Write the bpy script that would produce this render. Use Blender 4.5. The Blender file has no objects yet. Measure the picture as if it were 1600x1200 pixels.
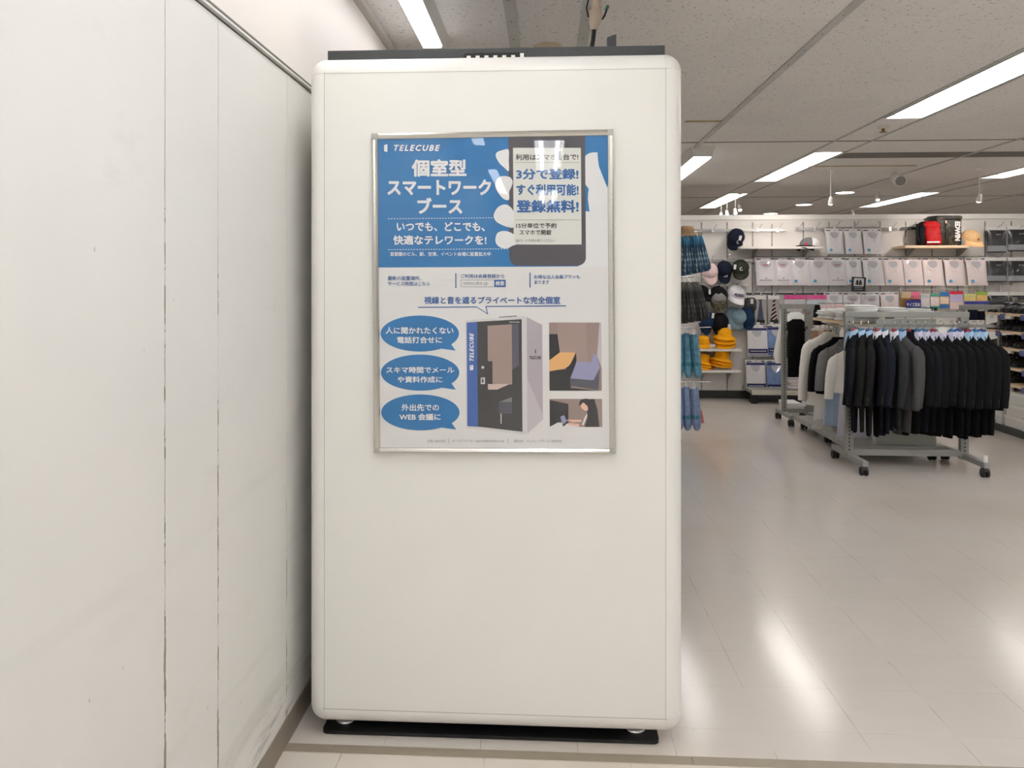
import bpy, math, random
from mathutils import Matrix, Vector
R = math.radians
random.seed(7)
SC = bpy.context.scene
COL = SC.collection

# ------------------------------------------------------------------ camera, world, exposure
F, CX, HY, EYE = 1320.0, 774.0, 440.0, 1.48        # focal length, optical centre, horizon (px of 1600x1200), eye height
YAW = math.atan(79.3 / F)
cam_d = bpy.data.cameras.new('camera')
cam_d.sensor_width = 36.0
cam_d.lens = 36.0 * F / 1600.0
cam_d.shift_x = (800.0 - CX) / 1600.0
cam_d.shift_y = (HY - 600.0) / 1600.0
cam_d.clip_start = 0.05
cam = bpy.data.objects.new('camera', cam_d)
COL.objects.link(cam)
cam.location = (0, 0, EYE)
cam.rotation_euler = (R(90), 0, YAW)
SC.camera = cam
SC.view_settings.view_transform = 'Standard'
SC.view_settings.look = 'None'
SC.view_settings.gamma = 1.0
SC.view_settings.use_curve_mapping = False
SC.view_settings.exposure = 0.05
TUBE = 24.0          # radiance of the fluorescent tubes
TUBE_SHOP = 12.0     # tubes deep in the shop, dimmed to darken the back of it
PANEL = 9.5         # radiance of the covered fixtures
SC.cycles.max_bounces = 10
SC.cycles.diffuse_bounces = 6
SC.cycles.sample_clamp_indirect = 8.0
wd = bpy.data.worlds.new('world')
SC.world = wd
wd.use_nodes = True
wd.node_tree.nodes['Background'].inputs[0].default_value = (0.9, 0.92, 1, 1)
wd.node_tree.nodes['Background'].inputs[1].default_value = 0.05

# room (metres; x to the right, y into the shop, z up; camera over the origin)
WL, ZC, ZB, YB = -0.83, 2.72, 2.318, 10.87        # left wall, ceiling, height and depth of the merchandise wall
XR, Y0, Y1 = 9.6, -9.5, 17.0

def at(px, py, Y=None, X=None, Z=None):
    'the point of the place seen at a pixel of the photograph, on a plane of known depth, side or height'
    u, v = (px - CX) / F, (HY - py) / F
    s, c = math.sin(YAW), math.cos(YAW)
    dx, dy, dz = u * c - s, u * s + c, v
    t = Y / dy if Y is not None else X / dx if X is not None else (Z - EYE) / dz
    return Vector((dx * t, dy * t, EYE + dz * t))

# ------------------------------------------------------------------ materials
def lin(c):
    return tuple(((x / 255) / 12.92 if x / 255 <= 0.04045 else ((x / 255 + 0.055) / 1.055) ** 2.4) for x in c) + (1.0,)

class Nodes:
    def __init__(s, name):
        s.m = bpy.data.materials.new(name)
        s.m.use_nodes = True
        s.t = s.m.node_tree
        s.b = s.t.nodes['Principled BSDF']
    def n(s, kind, **kw):
        o = s.t.nodes.new(kind)
        for k, v in kw.items():
            setattr(o, k, v)
        return o
    def put(s, sock, v):
        if isinstance(v, bpy.types.NodeSocket):
            s.t.links.new(v, sock)
        else:
            sock.default_value = v
    def math(s, op, a, b=0.0, c=0.0):
        o = s.n('ShaderNodeMath', operation=op)
        for i, v in enumerate((a, b, c)):
            s.put(o.inputs[i], v)
        return o.outputs[0]
    def mix(s, fac, a, b):
        o = s.n('ShaderNodeMix', data_type='RGBA')
        s.put(o.inputs[0], fac)
        s.put(o.inputs[6], a)
        s.put(o.inputs[7], b)
        return o.outputs[2]
    def coord(s, scale=(1, 1, 1)):
        tc = s.n('ShaderNodeTexCoord')
        mp = s.n('ShaderNodeMapping')
        mp.inputs['Scale'].default_value = scale
        s.t.links.new(tc.outputs['Object'], mp.inputs[0])
        return mp.outputs[0]
    def noise(s, scale, vec=None, detail=2.0, rough=0.5):
        o = s.n('ShaderNodeTexNoise')
        o.inputs['Scale'].default_value = scale
        o.inputs['Detail'].default_value = detail
        o.inputs['Roughness'].default_value = rough
        s.put(o.inputs['Vector'], vec if vec is not None else s.coord())
        return o.outputs[0]
    def ramp(s, v, lo, hi):
        o = s.n('ShaderNodeMapRange')
        o.clamp = True
        s.put(o.inputs[0], v)
        o.inputs[1].default_value, o.inputs[2].default_value = lo, hi
        return o.outputs[0]
    def bump(s, h, strength, dist=0.01):
        o = s.n('ShaderNodeBump')
        o.inputs['Strength'].default_value = strength
        o.inputs['Distance'].default_value = dist
        s.put(o.inputs['Height'], h)
        s.t.links.new(o.outputs[0], s.b.inputs['Normal'])
    def xyz(s):
        tc = s.n('ShaderNodeTexCoord')
        sp = s.n('ShaderNodeSeparateXYZ')
        s.t.links.new(tc.outputs['Object'], sp.inputs[0])
        return sp.outputs

MATS = {}
def mat(name, rgb, rough=0.6, metal=0.0, vary=0.06, scale=60.0, coat=0.0, spec=None, bump=0.0, sheen=0.0):
    if name in MATS:
        return MATS[name]
    k = Nodes(name)
    c = lin(rgb)
    if vary:
        f = k.noise(scale, detail=3.0)
        lo = tuple(x * (1 - vary) for x in c[:3]) + (1,)
        hi = tuple(min(1, x * (1 + vary)) for x in c[:3]) + (1,)
        k.put(k.b.inputs['Base Color'], k.mix(k.ramp(f, 0.3, 0.7), lo, hi))
        if bump:
            k.bump(f, bump, 0.004)
    else:
        k.b.inputs['Base Color'].default_value = c
    k.b.inputs['Roughness'].default_value = rough
    k.b.inputs['Metallic'].default_value = metal
    if coat:
        k.b.inputs['Coat Weight'].default_value = coat
        k.b.inputs['Coat Roughness'].default_value = 0.008
    if spec is not None:
        k.b.inputs['Specular IOR Level'].default_value = spec
    if sheen:
        k.b.inputs['Sheen Weight'].default_value = sheen
    MATS[name] = k.m
    return k.m

def glow(name, rgb, strength):
    if name in MATS:
        return MATS[name]
    k = Nodes(name)
    k.b.inputs['Base Color'].default_value = lin(rgb)
    k.b.inputs['Emission Color'].default_value = lin(rgb)
    k.b.inputs['Emission Strength'].default_value = strength
    MATS[name] = k.m
    return k.m

def camo(name, cols, scale, rough=.8):
    k = Nodes(name)
    a, b = k.noise(scale, None, 2.0), k.noise(scale * 1.4, k.coord((1.3, 1, .8)), 2.0)
    c = k.mix(k.math('GREATER_THAN', a, .54), lin(cols[0]), lin(cols[1]))
    k.put(k.b.inputs['Base Color'], k.mix(k.math('GREATER_THAN', b, .58), c, lin(cols[2])))
    k.b.inputs['Roughness'].default_value = rough
    return k.m

def cloth(name, rgb, rough=0.85, vary=0.12):
    return mat(name, rgb, rough, vary=vary, scale=45, bump=0.3, spec=0.2)

# ------------------------------------------------------------------ mesh building
class MB:
    def __init__(s):
        s.v, s.f, s.mi, s.sm = [], [], [], []
    def add(s, verts, faces, m=0, smooth=False):
        b = len(s.v)
        s.v += [Vector(p) for p in verts]
        for f in faces:
            s.f.append([i + b for i in f]); s.mi.append(m); s.sm.append(smooth)
        return b
    def xf(s, M, start=0):
        for i in range(start, len(s.v)):
            s.v[i] = M @ s.v[i]
        return s
    def box(s, lo, hi, m=0):
        x0, y0, z0 = lo; x1, y1, z1 = hi
        s.add([(x0, y0, z0), (x1, y0, z0), (x1, y1, z0), (x0, y1, z0), (x0, y0, z1), (x1, y0, z1), (x1, y1, z1), (x0, y1, z1)],
              [(0, 3, 2, 1), (4, 5, 6, 7), (0, 1, 5, 4), (1, 2, 6, 5), (2, 3, 7, 6), (3, 0, 4, 7)], m)
        return s
    def loft(s, rings, m=0, smooth=True, caps=True, closed=True):
        n = len(rings[0]); V, Fc = [], []
        for r in rings: V += list(r)
        k = n if closed else n - 1
        for j in range(len(rings) - 1):
            for i in range(k):
                Fc.append((j * n + i, j * n + (i + 1) % n, (j + 1) * n + (i + 1) % n, (j + 1) * n + i))
        s.add(V, Fc, m, smooth)
        if caps and closed:
            s.add(list(rings[0]), [tuple(range(n))[::-1]], m)
            s.add(list(rings[-1]), [tuple(range(n))], m)
        return s
    def cyl(s, p0, p1, r0, r1=None, n=12, m=0, smooth=True):
        return s.tube([p0, p1], [r0, r0 if r1 is None else r1], n, m, smooth)
    def tube(s, pts, r, n=8, m=0, smooth=True):
        pts = [Vector(p) for p in pts]
        rr = list(r) if isinstance(r, (list, tuple)) else [r] * len(pts)
        rings, up = [], None
        for i, p in enumerate(pts):
            d = (pts[min(i + 1, len(pts) - 1)] - pts[max(i - 1, 0)]).normalized()
            if up is None:
                up = Vector((0, 0, 1)) if abs(d.z) < 0.9 else Vector((0, 1, 0))
            a = d.cross(up).normalized(); b = a.cross(d).normalized(); up = b
            rings.append([p + (a * math.cos(q) + b * math.sin(q)) * rr[i] for q in (2 * math.pi * j / n for j in range(n))])
        return s.loft(rings, m, smooth)
    def lathe(s, prof, n=20, c=(0, 0, 0), sx=1.0, sy=1.0, m=0, lobes=0, amp=0.0, caps=True):
        rings = []
        for r, z in prof:
            ring = []
            for j in range(n):
                q = 2 * math.pi * j / n
                k = r * (1 + amp * math.cos(lobes * q)) if lobes else r
                ring.append((c[0] + k * sx * math.cos(q), c[1] + k * sy * math.sin(q), c[2] + z))
            rings.append(ring)
        return s.loft(rings, m, True, caps)
    def ell(s, secs, n=14, m=0, caps=True, p=2.0):
        'stack of (x, y, z, half width, half depth) sections'
        rings = []
        for x, y, z, a, b in secs:
            ring = []
            for j in range(n):
                q = 2 * math.pi * j / n
                cx, sx = math.cos(q), math.sin(q)
                ring.append((x + a * math.copysign(abs(cx) ** (2 / p), cx), y + b * math.copysign(abs(sx) ** (2 / p), sx), z))
            rings.append(ring)
        return s.loft(rings, m, True, caps)
    def prism(s, pts, vec, m=0):
        pts = [Vector(p) for p in pts]; n = len(pts); vec = Vector(vec)
        s.add(pts + [p + vec for p in pts], [tuple(range(n)), tuple(range(2 * n - 1, n - 1, -1))] +
              [(i, i + n, (i + 1) % n + n, (i + 1) % n) for i in range(n)], m)
        return s
    def flat(s, pts, m=0):
        s.add(pts, [tuple(range(len(pts)))], m)
        return s
    def grid(s, fn, nu, nv, m=0, smooth=True):
        V = [fn(i / nu, j / nv) for j in range(nv + 1) for i in range(nu + 1)]
        s.add(V, [(j * (nu + 1) + i, j * (nu + 1) + i + 1, (j + 1) * (nu + 1) + i + 1, (j + 1) * (nu + 1) + i) for j in range(nv) for i in range(nu)], m, smooth)
        return s
    def text(s, body, fn, box, m=0, bold=0.0, lift=0.00003, **kw):
        'lettering fitted into box (x0,y0,x1,y1); fn maps box coordinates to a point'
        V, Fc = glyphs(body, **kw)
        if not V: return s
        xs = [p[0] for p in V]; ys = [p[1] for p in V]
        x0, y0, x1, y1 = box
        w, h = max(xs) - min(xs), max(ys) - min(ys)
        a, b = min(xs), min(ys)
        e = bold * 0.5
        for n_, (ox, oy) in enumerate([(e * 1.25 * math.cos(math.pi * j / 4), e * 1.25 * math.sin(math.pi * j / 4)) for j in range(8)] + [(0, 0)] if e else ((0, 0),)):
            s.add([Vector((0, -lift * n_, 0)) + fn(x0 + (p[0] + ox - a + e) / (w + 2 * e) * (x1 - x0), y0 + (p[1] + oy - b + e) / (h + 2 * e) * (y1 - y0)) for p in V], Fc, m)
        return s
    def build(s, name, mats, parent=None, loc=None, rot=None, bevel=0.0, flip=False):
        me = bpy.data.meshes.new(name)
        me.from_pydata([tuple(p) for p in s.v], [], s.f)
        for mm in (mats if isinstance(mats, (list, tuple)) else [mats]):
            me.materials.append(mm)
        me.polygons.foreach_set('material_index', s.mi)
        me.polygons.foreach_set('use_smooth', s.sm)
        me.update()
        o = bpy.data.objects.new(name, me)
        COL.objects.link(o)
        if parent is not None: o.parent = parent
        if loc is not None: o.location = loc
        if rot is not None: o.rotation_euler = rot
        if bevel:
            b = o.modifiers.new('edge', 'BEVEL'); b.width = bevel; b.segments = 2; b.limit_method = 'ANGLE'
        return o

_G = {}
def glyphs(body, shear=0.0, space=1.0, res=2):
    key = (body, shear, space, res)
    if key not in _G:
        c = bpy.data.curves.new('lettering', 'FONT')
        c.body = body; c.shear = shear; c.space_character = space; c.resolution_u = res
        o = bpy.data.objects.new('lettering', c)
        COL.objects.link(o)
        me = o.evaluated_get(bpy.context.evaluated_depsgraph_get()).to_mesh()
        _G[key] = ([tuple(v.co) for v in me.vertices], [tuple(p.vertices) for p in me.polygons])
        bpy.data.objects.remove(o); bpy.data.curves.remove(c)
    return _G[key]

def tag(o, label, cat, group=None, kind=None):
    o['label'] = label; o['category'] = cat
    if group: o['group'] = group
    if kind: o['kind'] = kind
    return o
def thing(name, label, cat, loc=(0, 0, 0), rz=0.0, group=None, rot=None):
    o = bpy.data.objects.new(name, None)
    o.empty_display_size = 0.05
    COL.objects.link(o)
    o.location = loc
    o.rotation_euler = rot if rot is not None else (0, 0, rz)
    return tag(o, label, cat, group)
def struct(o, label=None, cat=None):
    o['kind'] = 'structure'
    if label: o['label'] = label
    if cat: o['category'] = cat
    return o
def sub(mb, name, mats, parent, label=None, **kw):
    o = mb.build(name, mats, parent, **kw)
    if label: o['label'] = label
    return o
ORD = ['first', 'second', 'third', 'fourth', 'fifth', 'sixth', 'seventh', 'eighth', 'ninth', 'tenth', 'eleventh', 'twelfth', 'thirteenth', 'fourteenth', 'fifteenth', 'sixteenth', 'seventeenth']
# ------------------------------------------------------------------ the setting
WHITE_METAL = mat('white enamel', (236, 236, 232), 0.4, vary=0.02)
GREY_METAL = mat('grey powder coat', (150, 150, 143), 0.45, vary=0.04)
DARK_METAL = mat('dark steel', (70, 70, 72), 0.4, 0.3, vary=0.05)
CHROME = mat('chrome', (205, 205, 208), 0.18, 1.0, vary=0.0)
SATIN = mat('satin steel', (178, 178, 178), 0.4, 0.7, vary=0.03)
ALU = mat('brushed aluminium', (218, 217, 212), 0.24, 1.0, vary=0.05, scale=200)
BLACK_RUBBER = mat('black rubber', (22, 22, 24), 0.6, vary=0.1)
BLACK_PLASTIC = mat('black plastic', (26, 26, 28), 0.4, vary=0.05)

def tile_material(name, rgb, seam, x0, px, y0, py, w, line, rough):
    k = Nodes(name)
    X, Y, Z = k.xyz()
    tx = k.math('DIVIDE', k.math('SUBTRACT', X, x0), px); ty = k.math('DIVIDE', k.math('SUBTRACT', Y, y0), py)
    def edge(t, p):
        f = k.math('FRACT', t)
        return k.math('MULTIPLY', k.math('MINIMUM', f, k.math('SUBTRACT', 1.0, f)), p)
    wob = k.noise(5.0)
    d = k.math('MINIMUM', edge(tx, px), k.math('ADD', edge(ty, py), 0.0008))
    m = k.math('SUBTRACT', 1.0, k.ramp(d, w * 0.5, w))
    m = k.math('MULTIPLY', m, k.ramp(wob, 0.36, 0.62))
    cell = k.n('ShaderNodeTexWhiteNoise', noise_dimensions='2D')
    cb = k.n('ShaderNodeCombineXYZ')
    k.put(cb.inputs[0], k.math('FLOOR', tx)); k.put(cb.inputs[1], k.math('FLOOR', ty))
    k.t.links.new(cb.outputs[0], cell.inputs[0])
    c = lin(rgb)
    sc = lambda q: tuple(x * q for x in c[:3]) + (1,)
    col = k.mix(cell.outputs[0], sc(0.965), sc(1.0))
    veins = k.noise(9.0, k.coord((1.0, 1.5, 1)), 5.0, 0.6)
    col = k.mix(k.ramp(veins, 0.35, 0.7), col, sc(0.965))
    worn = k.noise(0.55, None, 3.0)
    brown = tuple(x * y for x, y in zip(c[:3], (0.86, 0.82, 0.76))) + (1,)
    col = k.mix(k.math('MULTIPLY', k.ramp(worn, 0.48, 0.68), 0.8), col, brown)
    spots = k.noise(38.0, None, 1.0)
    col = k.mix(k.math('MULTIPLY', k.ramp(spots, 0.79, 0.83), 0.35), col, lin((110, 96, 82)))
    col = k.mix(k.math('MULTIPLY', m, line), col, lin(seam))
    k.put(k.b.inputs['Base Color'], col)
    k.put(k.b.inputs['Roughness'], k.math('ADD', rough, k.math('MULTIPLY', k.ramp(worn, 0.3, 0.7), 0.07)))
    k.bump(k.math('SUBTRACT', k.math('MULTIPLY', k.noise(14.0, None, 2.0), 0.3), k.math('MULTIPLY', m, 0.4)), 0.05, 0.01)
    return k.m

FL = tile_material('vinyl tile', (220, 213, 206), (96, 88, 80), 0.716, 0.3083, 2.834, 0.3025, 0.0019, 0.42, 0.13)
FL2 = tile_material('hall tile', (226, 218, 208), (120, 112, 104), -0.191, 0.449, 2.165, 0.449, 0.0022, 0.7, 0.25)
FL3 = mat('taupe vinyl strip', (152, 141, 125), 0.35, vary=0.06, scale=14)
mb = MB(); mb.box((WL - .2, 2.664, -.05), (XR, Y1, 0)); struct(mb.build('floor', FL))
mb = MB(); mb.box((WL - .2, Y0, -.05), (XR, 2.618, 0)); struct(mb.build('floor_hall', FL2))
mb = MB()
for i in range(8):
    mb.box((WL - .2 + (0 if i == 0 else .19 + i * 1.12 - 0.948), 2.618, -.05), (WL - .2 + .19 + (i + 1) * 1.12 - 0.948 - .0015, 2.664, 0.0008))
struct(mb.build('trim_1', FL3), 'taupe vinyl divider strip across the floor before the booth')

# left wall of painted panels with open joints
k = Nodes('painted panel')
X, Y, Z = k.xyz()
base = k.mix(k.ramp(k.noise(1.1, None, 4.0), 0.3, 0.75), lin((236, 234, 231)), lin((227, 226, 222)))
dirt = None
for ys, wd_ in ((1.797, 0.004), (2.096, 0.0032), (2.663, 0.0025)):
    zn = k.noise(6.0 + ys, k.coord((1, 3, 1)), 4.0, 0.7)
    low = k.ramp(Z, 2.1, 0.3)
    width = k.math('MULTIPLY', k.math('MULTIPLY', k.ramp(zn, 0.42, 0.62), wd_ * 1.7), k.math('ADD', 0.25, low))
    dist = k.math('ABSOLUTE', k.math('SUBTRACT', Y, ys - 0.001))
    q = k.math('LESS_THAN', dist, width)
    dirt = q if dirt is None else k.math('MAXIMUM', dirt, q)
col = k.mix(k.math('MULTIPLY', dirt, 0.75), base, lin((138, 120, 98)))
sm = k.noise(2.2, k.coord((1, 1.0, 2.2)), 5.0, 0.65)
col = k.mix(k.math('MULTIPLY', k.ramp(sm, 0.62, 0.8), 0.22), col, lin((186, 184, 172)))
diag = k.n('ShaderNodeTexCoord'); mp = k.n('ShaderNodeMapping')
mp.inputs['Rotation'].default_value = (R(-38), 0, 0); mp.inputs['Scale'].default_value = (1, 0.8, 9)
k.t.links.new(diag.outputs['Object'], mp.inputs[0])
st = k.noise(1.0, mp.outputs[0], 2.0)
col = k.mix(k.math('MULTIPLY', k.math('MULTIPLY', k.ramp(st, 0.6, 0.72), k.ramp(Z, 1.2, 0.5)), 0.2), col, lin((178, 176, 160)))
fl = k.noise(48.0, k.coord((1, 1, .6)), 1.0)
col = k.mix(k.math('MULTIPLY', k.ramp(fl, 0.8, 0.84), 0.5), col, lin((120, 112, 100)))
scuff = k.math('MULTIPLY', k.ramp(k.noise(6.0, k.coord((1, .7, 5)), 6.0, 0.75), 0.5, 0.66), k.ramp(Z, 0.26, 0.1))
col = k.mix(k.math('MULTIPLY', scuff, 0.7), col, lin((112, 104, 92)))
k.put(k.b.inputs['Base Color'], col)
k.b.inputs['Roughness'].default_value = 0.45
k.bump(k.noise(3.0, None, 3.0), 0.04, 0.02)
PAINT = k.m
WALLTOP = mat('plain plaster', (238, 233, 229), 0.7, vary=0.015, scale=3)
GAP = mat('dark joint board', (88, 78, 66), 0.9, vary=0.2, scale=20)  # dark backing behind the open joints
mb = MB()
mb.box((WL - .2, Y0, 0), (WL - .006, Y1, ZC), 1)
js = [Y0, -1.4, -.3, 0.75, 1.797, 2.096, 2.663, 3.56, 4.46, 5.36, Y1]
for a, b in zip(js, js[1:]):
    mb.box((WL - .006, a + .0016, 0), (WL, b - .0016, 2.146), 0)
mb.box((WL - .006, Y0, 2.172), (WL + .001, Y1, ZC), 2)
wl = struct(mb.build('wall_left', [PAINT, GAP, WALLTOP]))
mb = MB(); mb.box((WL - .006, Y0, 2.155), (WL + .008, Y1, 2.161)); mb.box((WL - .006, Y0, 2.166), (WL + .005, Y1, 2.1715), 1)
struct(mb.build('trim_2', [WHITE_METAL, mat('channel shadow line', (120, 116, 110), .5)]), 'thin metal channel capping the white panels of the wall')  # the grey strip draws the shadow line of the channel in colour
mb = MB(); mb.box((WL, Y0, 0), (WL + .004, Y1, 0.084))
struct(mb.build('baseboard_left', mat('taupe baseboard', (134, 124, 110), 0.45, vary=.05, scale=8)))
mb = MB(); mb.box((WL, Y0, ZC - .03), (WL + .035, Y1, ZC))
struct(mb.build('trim_3', mat('cove trim', (196, 190, 183), .6)), 'narrow cove strip where the ceiling meets the wall')
PLAIN = mat('far plaster', (206, 200, 195), 0.8, vary=.03, scale=2)
mb = MB(); mb.box((WL, Y0 - .2, 0), (XR, Y0, ZC)); struct(mb.build('wall_front', PLAIN))
mb = MB(); mb.box((XR, Y0 - .2, 0), (XR + .2, Y1 + .2, ZC)); struct(mb.build('wall_right', PLAIN))
mb = MB(); mb.box((WL, Y1, 0), (XR, Y1 + .2, ZC)); struct(mb.build('wall_far', PLAIN))

# ceiling of mineral boards, open where the recessed fixtures sit
k = Nodes('mineral board')
X, Y, Z = k.xyz()
cell = k.n('ShaderNodeTexVoronoi'); cell.inputs['Scale'].default_value = 1.0
v1 = k.noise(85.0, k.coord((0.6, 1.0, 1)), 2.0, 0.6)
v2 = k.noise(26.0, k.coord((0.5, 1.2, 1)), 3.0, 0.6)
f = k.math('MULTIPLY', k.ramp(v1, 0.628, 0.662), k.ramp(v2, 0.42, 0.52))
def ends(t, p, o, w):
    q = k.math('FRACT', k.math('DIVIDE', k.math('SUBTRACT', t, o), p))
    return k.math('LESS_THAN', k.math('MULTIPLY', k.math('MINIMUM', q, k.math('SUBTRACT', 1.0, q)), p), w)
wn = k.n('ShaderNodeTexWhiteNoise', noise_dimensions='2D')
cb = k.n('ShaderNodeCombineXYZ')
k.put(cb.inputs[0], k.math('FLOOR', k.math('DIVIDE', X, 0.455))); k.put(cb.inputs[1], k.math('FLOOR', k.math('DIVIDE', k.math('SUBTRACT', Y, 4.06), 0.455)))
k.t.links.new(cb.outputs[0], wn.inputs[0])
col = k.mix(wn.outputs[0], lin((228, 225, 222)), lin((232, 229, 226)))
col = k.mix(k.math('MULTIPLY', f, 0.7), col, lin((90, 82, 76)))
k.put(k.b.inputs['Base Color'], col)
k.b.inputs['Roughness'].default_value = 0.9
k.bump(f, -0.4, 0.003)
CEIL = k.m
LANES = {'a': (-.13, .19), 'b': (2.545, 2.85), 'c': (5.165, 5.47), 'd': (7.79, 8.09)}
HOLES = {'a': [(-8.45, -6.1), (-4.4, -2.05), (-.3, 2.05)],
         'b': [(-7.8, -5.45), (-3.8, -1.45), (.2, 2.55), (4.22, 6.58), (8.23, 10.6), (12.05, 14.4)],
         'c': [(-7.8, -5.45), (-3.8, -1.45), (.2, 2.55), (4.1, 6.45), (8.1, 10.45), (12.05, 14.4)],
         'd': [(-3.8, -1.45), (4.1, 6.45), (8.1, 10.45), (12.05, 14.4)]}
xs = sorted({WL - .2, XR + .2} | {e for l in LANES.values() for e in l})
ys = sorted({Y0 - .2, Y1 + .2} | {e for h in HOLES.values() for p in h for e in p})
mb = MB()
V = [(x, y, ZC) for y in ys for x in xs]; Fc = []
for j in range(len(ys) - 1):
    for i in range(len(xs) - 1):
        mx, my = (xs[i] + xs[i + 1]) / 2, (ys[j] + ys[j + 1]) / 2
        if any(LANES[l][0] < mx < LANES[l][1] and any(p[0] < my < p[1] for p in HOLES[l]) for l in LANES): continue
        n = len(xs); Fc.append((j * n + i, (j + 1) * n + i, (j + 1) * n + i + 1, j * n + i + 1))
mb.add(V, Fc)
struct(mb.build('ceiling', CEIL))
mb = MB(); mb.box((WL - .2, Y0 - .2, ZC + .16), (XR + .2, Y1 + .2, ZC + .3)); struct(mb.build('ceiling_slab', PLAIN))
BAR = mat('grey ceiling bar', (186, 187, 183), 0.45, 0.0, vary=.1, scale=4)
n = 4
for x, w in ((-.165, .05), (.188, .05), (1.375, .045), (2.535, .02), (2.86, .02), (4.1, .03), (5.155, .02), (5.48, .02), (6.72, .03)):
    mb = MB(); mb.box((x - w / 2, Y0, ZC - .007), (x + w / 2, Y1, ZC + .002))
    for q in range(40):
        y = 2.2 + q * .3
        mb.cyl((x, y, ZC - .0085), (x, y, ZC - .006), .004, n=8, m=1)
    struct(mb.build(f'trim_{n}', [BAR, DARK_METAL])); n += 1
DKG = mat('dark joint', (84, 79, 73), .8)
for y, x0, w, m in ((7.62, WL, .022, DKG), (8.5, 2.87, .34, mat('slot diffuser', (104, 101, 96), .6)), (12.6, WL, .02, DKG), (3.62, WL, .0, DKG), (4.5, -.15, .0, DKG)):
    if w:
        mb = MB(); mb.box((x0, y - w / 2, ZC - .003), (XR, y + w / 2, ZC + .002)); struct(mb.build(f'trim_{n}', m)); n += 1
OCH = mat('ochre joint tape', (176, 158, 122), .8)
for p in ((1070, 190, 1126, 190), (1262, 260, 1430, 259)):
    a, b = at(p[0], p[1], Z=ZC), at(p[2], p[3], Z=ZC)
    mb = MB(); mb.box((a.x, a.y - .04, ZC - .002), (b.x, a.y + .03, ZC + .001)); struct(mb.build(f'trim_{n}', OCH)); n += 1
# ------------------------------------------------------------------ ceiling lights
TUBE_M = glow('lit tube', (250, 252, 255), TUBE)
TUBE_D = glow('lit shop tube', (255, 250, 246), TUBE_SHOP)
PANEL_M = glow('lit diffuser', (252, 250, 248), PANEL)
REFL = mat('fixture reflector', (240, 240, 238), .5, vary=0)
SOCK = mat('lamp socket', (225, 225, 222), .4, vary=0)
def recessed(x0, x1, y0, y1, label, group):
    xc, yc, L, w = (x0 + x1) / 2, (y0 + y1) / 2, (y1 - y0) / 2, (x1 - x0) / 2
    t = thing('ceiling_light', label, 'ceiling light', (xc, yc, ZC), 0, group)
    m = MB()
    e = .0
    sec = [(-w, e), (-w * .75, .10), (w * .75, .10), (w, e)]
    m.loft([[(a, -L, b) for a, b in sec], [(a, L, b) for a, b in sec]], 0, False, False, False)
    m.flat([(a, -L, b) for a, b in sec]); m.flat([(a, L, b) for a, b in sec])
    sub(m, 'reflector', REFL, t)
    for s in (-1, 1):
        m = MB(); m.cyl((s * .078, -L + .04, .045), (s * .078, L - .04, .045), .019, n=10)
        sub(m, 'tube', TUBE_D if y0 > 8 else TUBE_M, t)
        for q in (-1, 1):
            m = MB(); m.box((s * .078 - .02, q * (L - .022) - .018, .02), (s * .078 + .02, q * (L - .022) + .018, .1)); sub(m, 'lamp_socket', SOCK, t)
    m = MB()
    for q in (-1, 1):
        m.box((-w, q * (L - .004) - .004, -.006), (w, q * (L - .004) + .004, .01)); m.box((q * (w - .006) - .006, -L, -.006), (q * (w - .006) + .006, L, .01))
    sub(m, 'frame', WHITE_METAL, t)
    return t
LBL = {'b': ['large recessed strip light nearest the booth over the shop', 'recessed strip light over the dark suits, second in its lane', 'far recessed strip light beyond the merchandise wall in the booth-side lane'],
       'c': ['recessed strip light nearest the shoe shelves', 'recessed strip light over the shoe shelves, second in its lane', 'far recessed strip light beyond the wall above the red backpack']}
for l, hs in HOLES.items():
    front = 0
    for a, b in hs:
        if b > 4 and l in LBL:
            lab, grp = LBL[l][front], 'recessed strip lights ahead'; front += 1
        elif b > 4: lab, grp = 'recessed strip light in the lane beyond the shoe shelves', 'strip lights beyond the shoes'
        else: lab, grp = 'recessed strip light over the hall behind the photographer', 'strip lights over the hall'
        recessed(LANES[l][0] + .012, LANES[l][1] - .012, a + .01, b - .01, lab, grp)
def surface(x0, x1, y0, y1, drop, label, group):
    xc, yc, L, w = (x0 + x1) / 2, (y0 + y1) / 2, (y1 - y0) / 2, (x1 - x0) / 2
    t = thing('ceiling_light', label, 'ceiling light', (xc, yc, ZC), 0, group)
    m = MB(); m.loft([[(-w - .033, y, 0), (w + .033, y, 0), (w + .003, y, -drop + .012), (-w - .003, y, -drop + .012)] for y in (-L - .02, L + .02)], 0, False); sub(m, 'housing', WHITE_METAL, t)
    m = MB(); m.loft([[(a, y, b) for a, b in ((-w, -drop + .014), (-w * .96, -drop), (w * .96, -drop), (w, -drop + .014))] for y in (-L, L)], 0, False)
    sub(m, 'diffuser', PANEL_M, t)
for y0, y1, lab in ((1.9, 4.24, 'surface mounted strip light along the white wall above the booth'), (-1.95, .42, 'surface strip light along the wall behind the photographer'), (-6.0, -3.63, 'surface strip light along the wall behind the photographer')):
    surface(-.62, -.526, y0, y1, .06, lab, 'strip lights along the wall')
p = at(1098, 237, Y=7.9)
surface(1.36, 1.52, 7.9, 10.3, .1, 'box strip light showing past the booth edge', 'surface strip lights')
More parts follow.
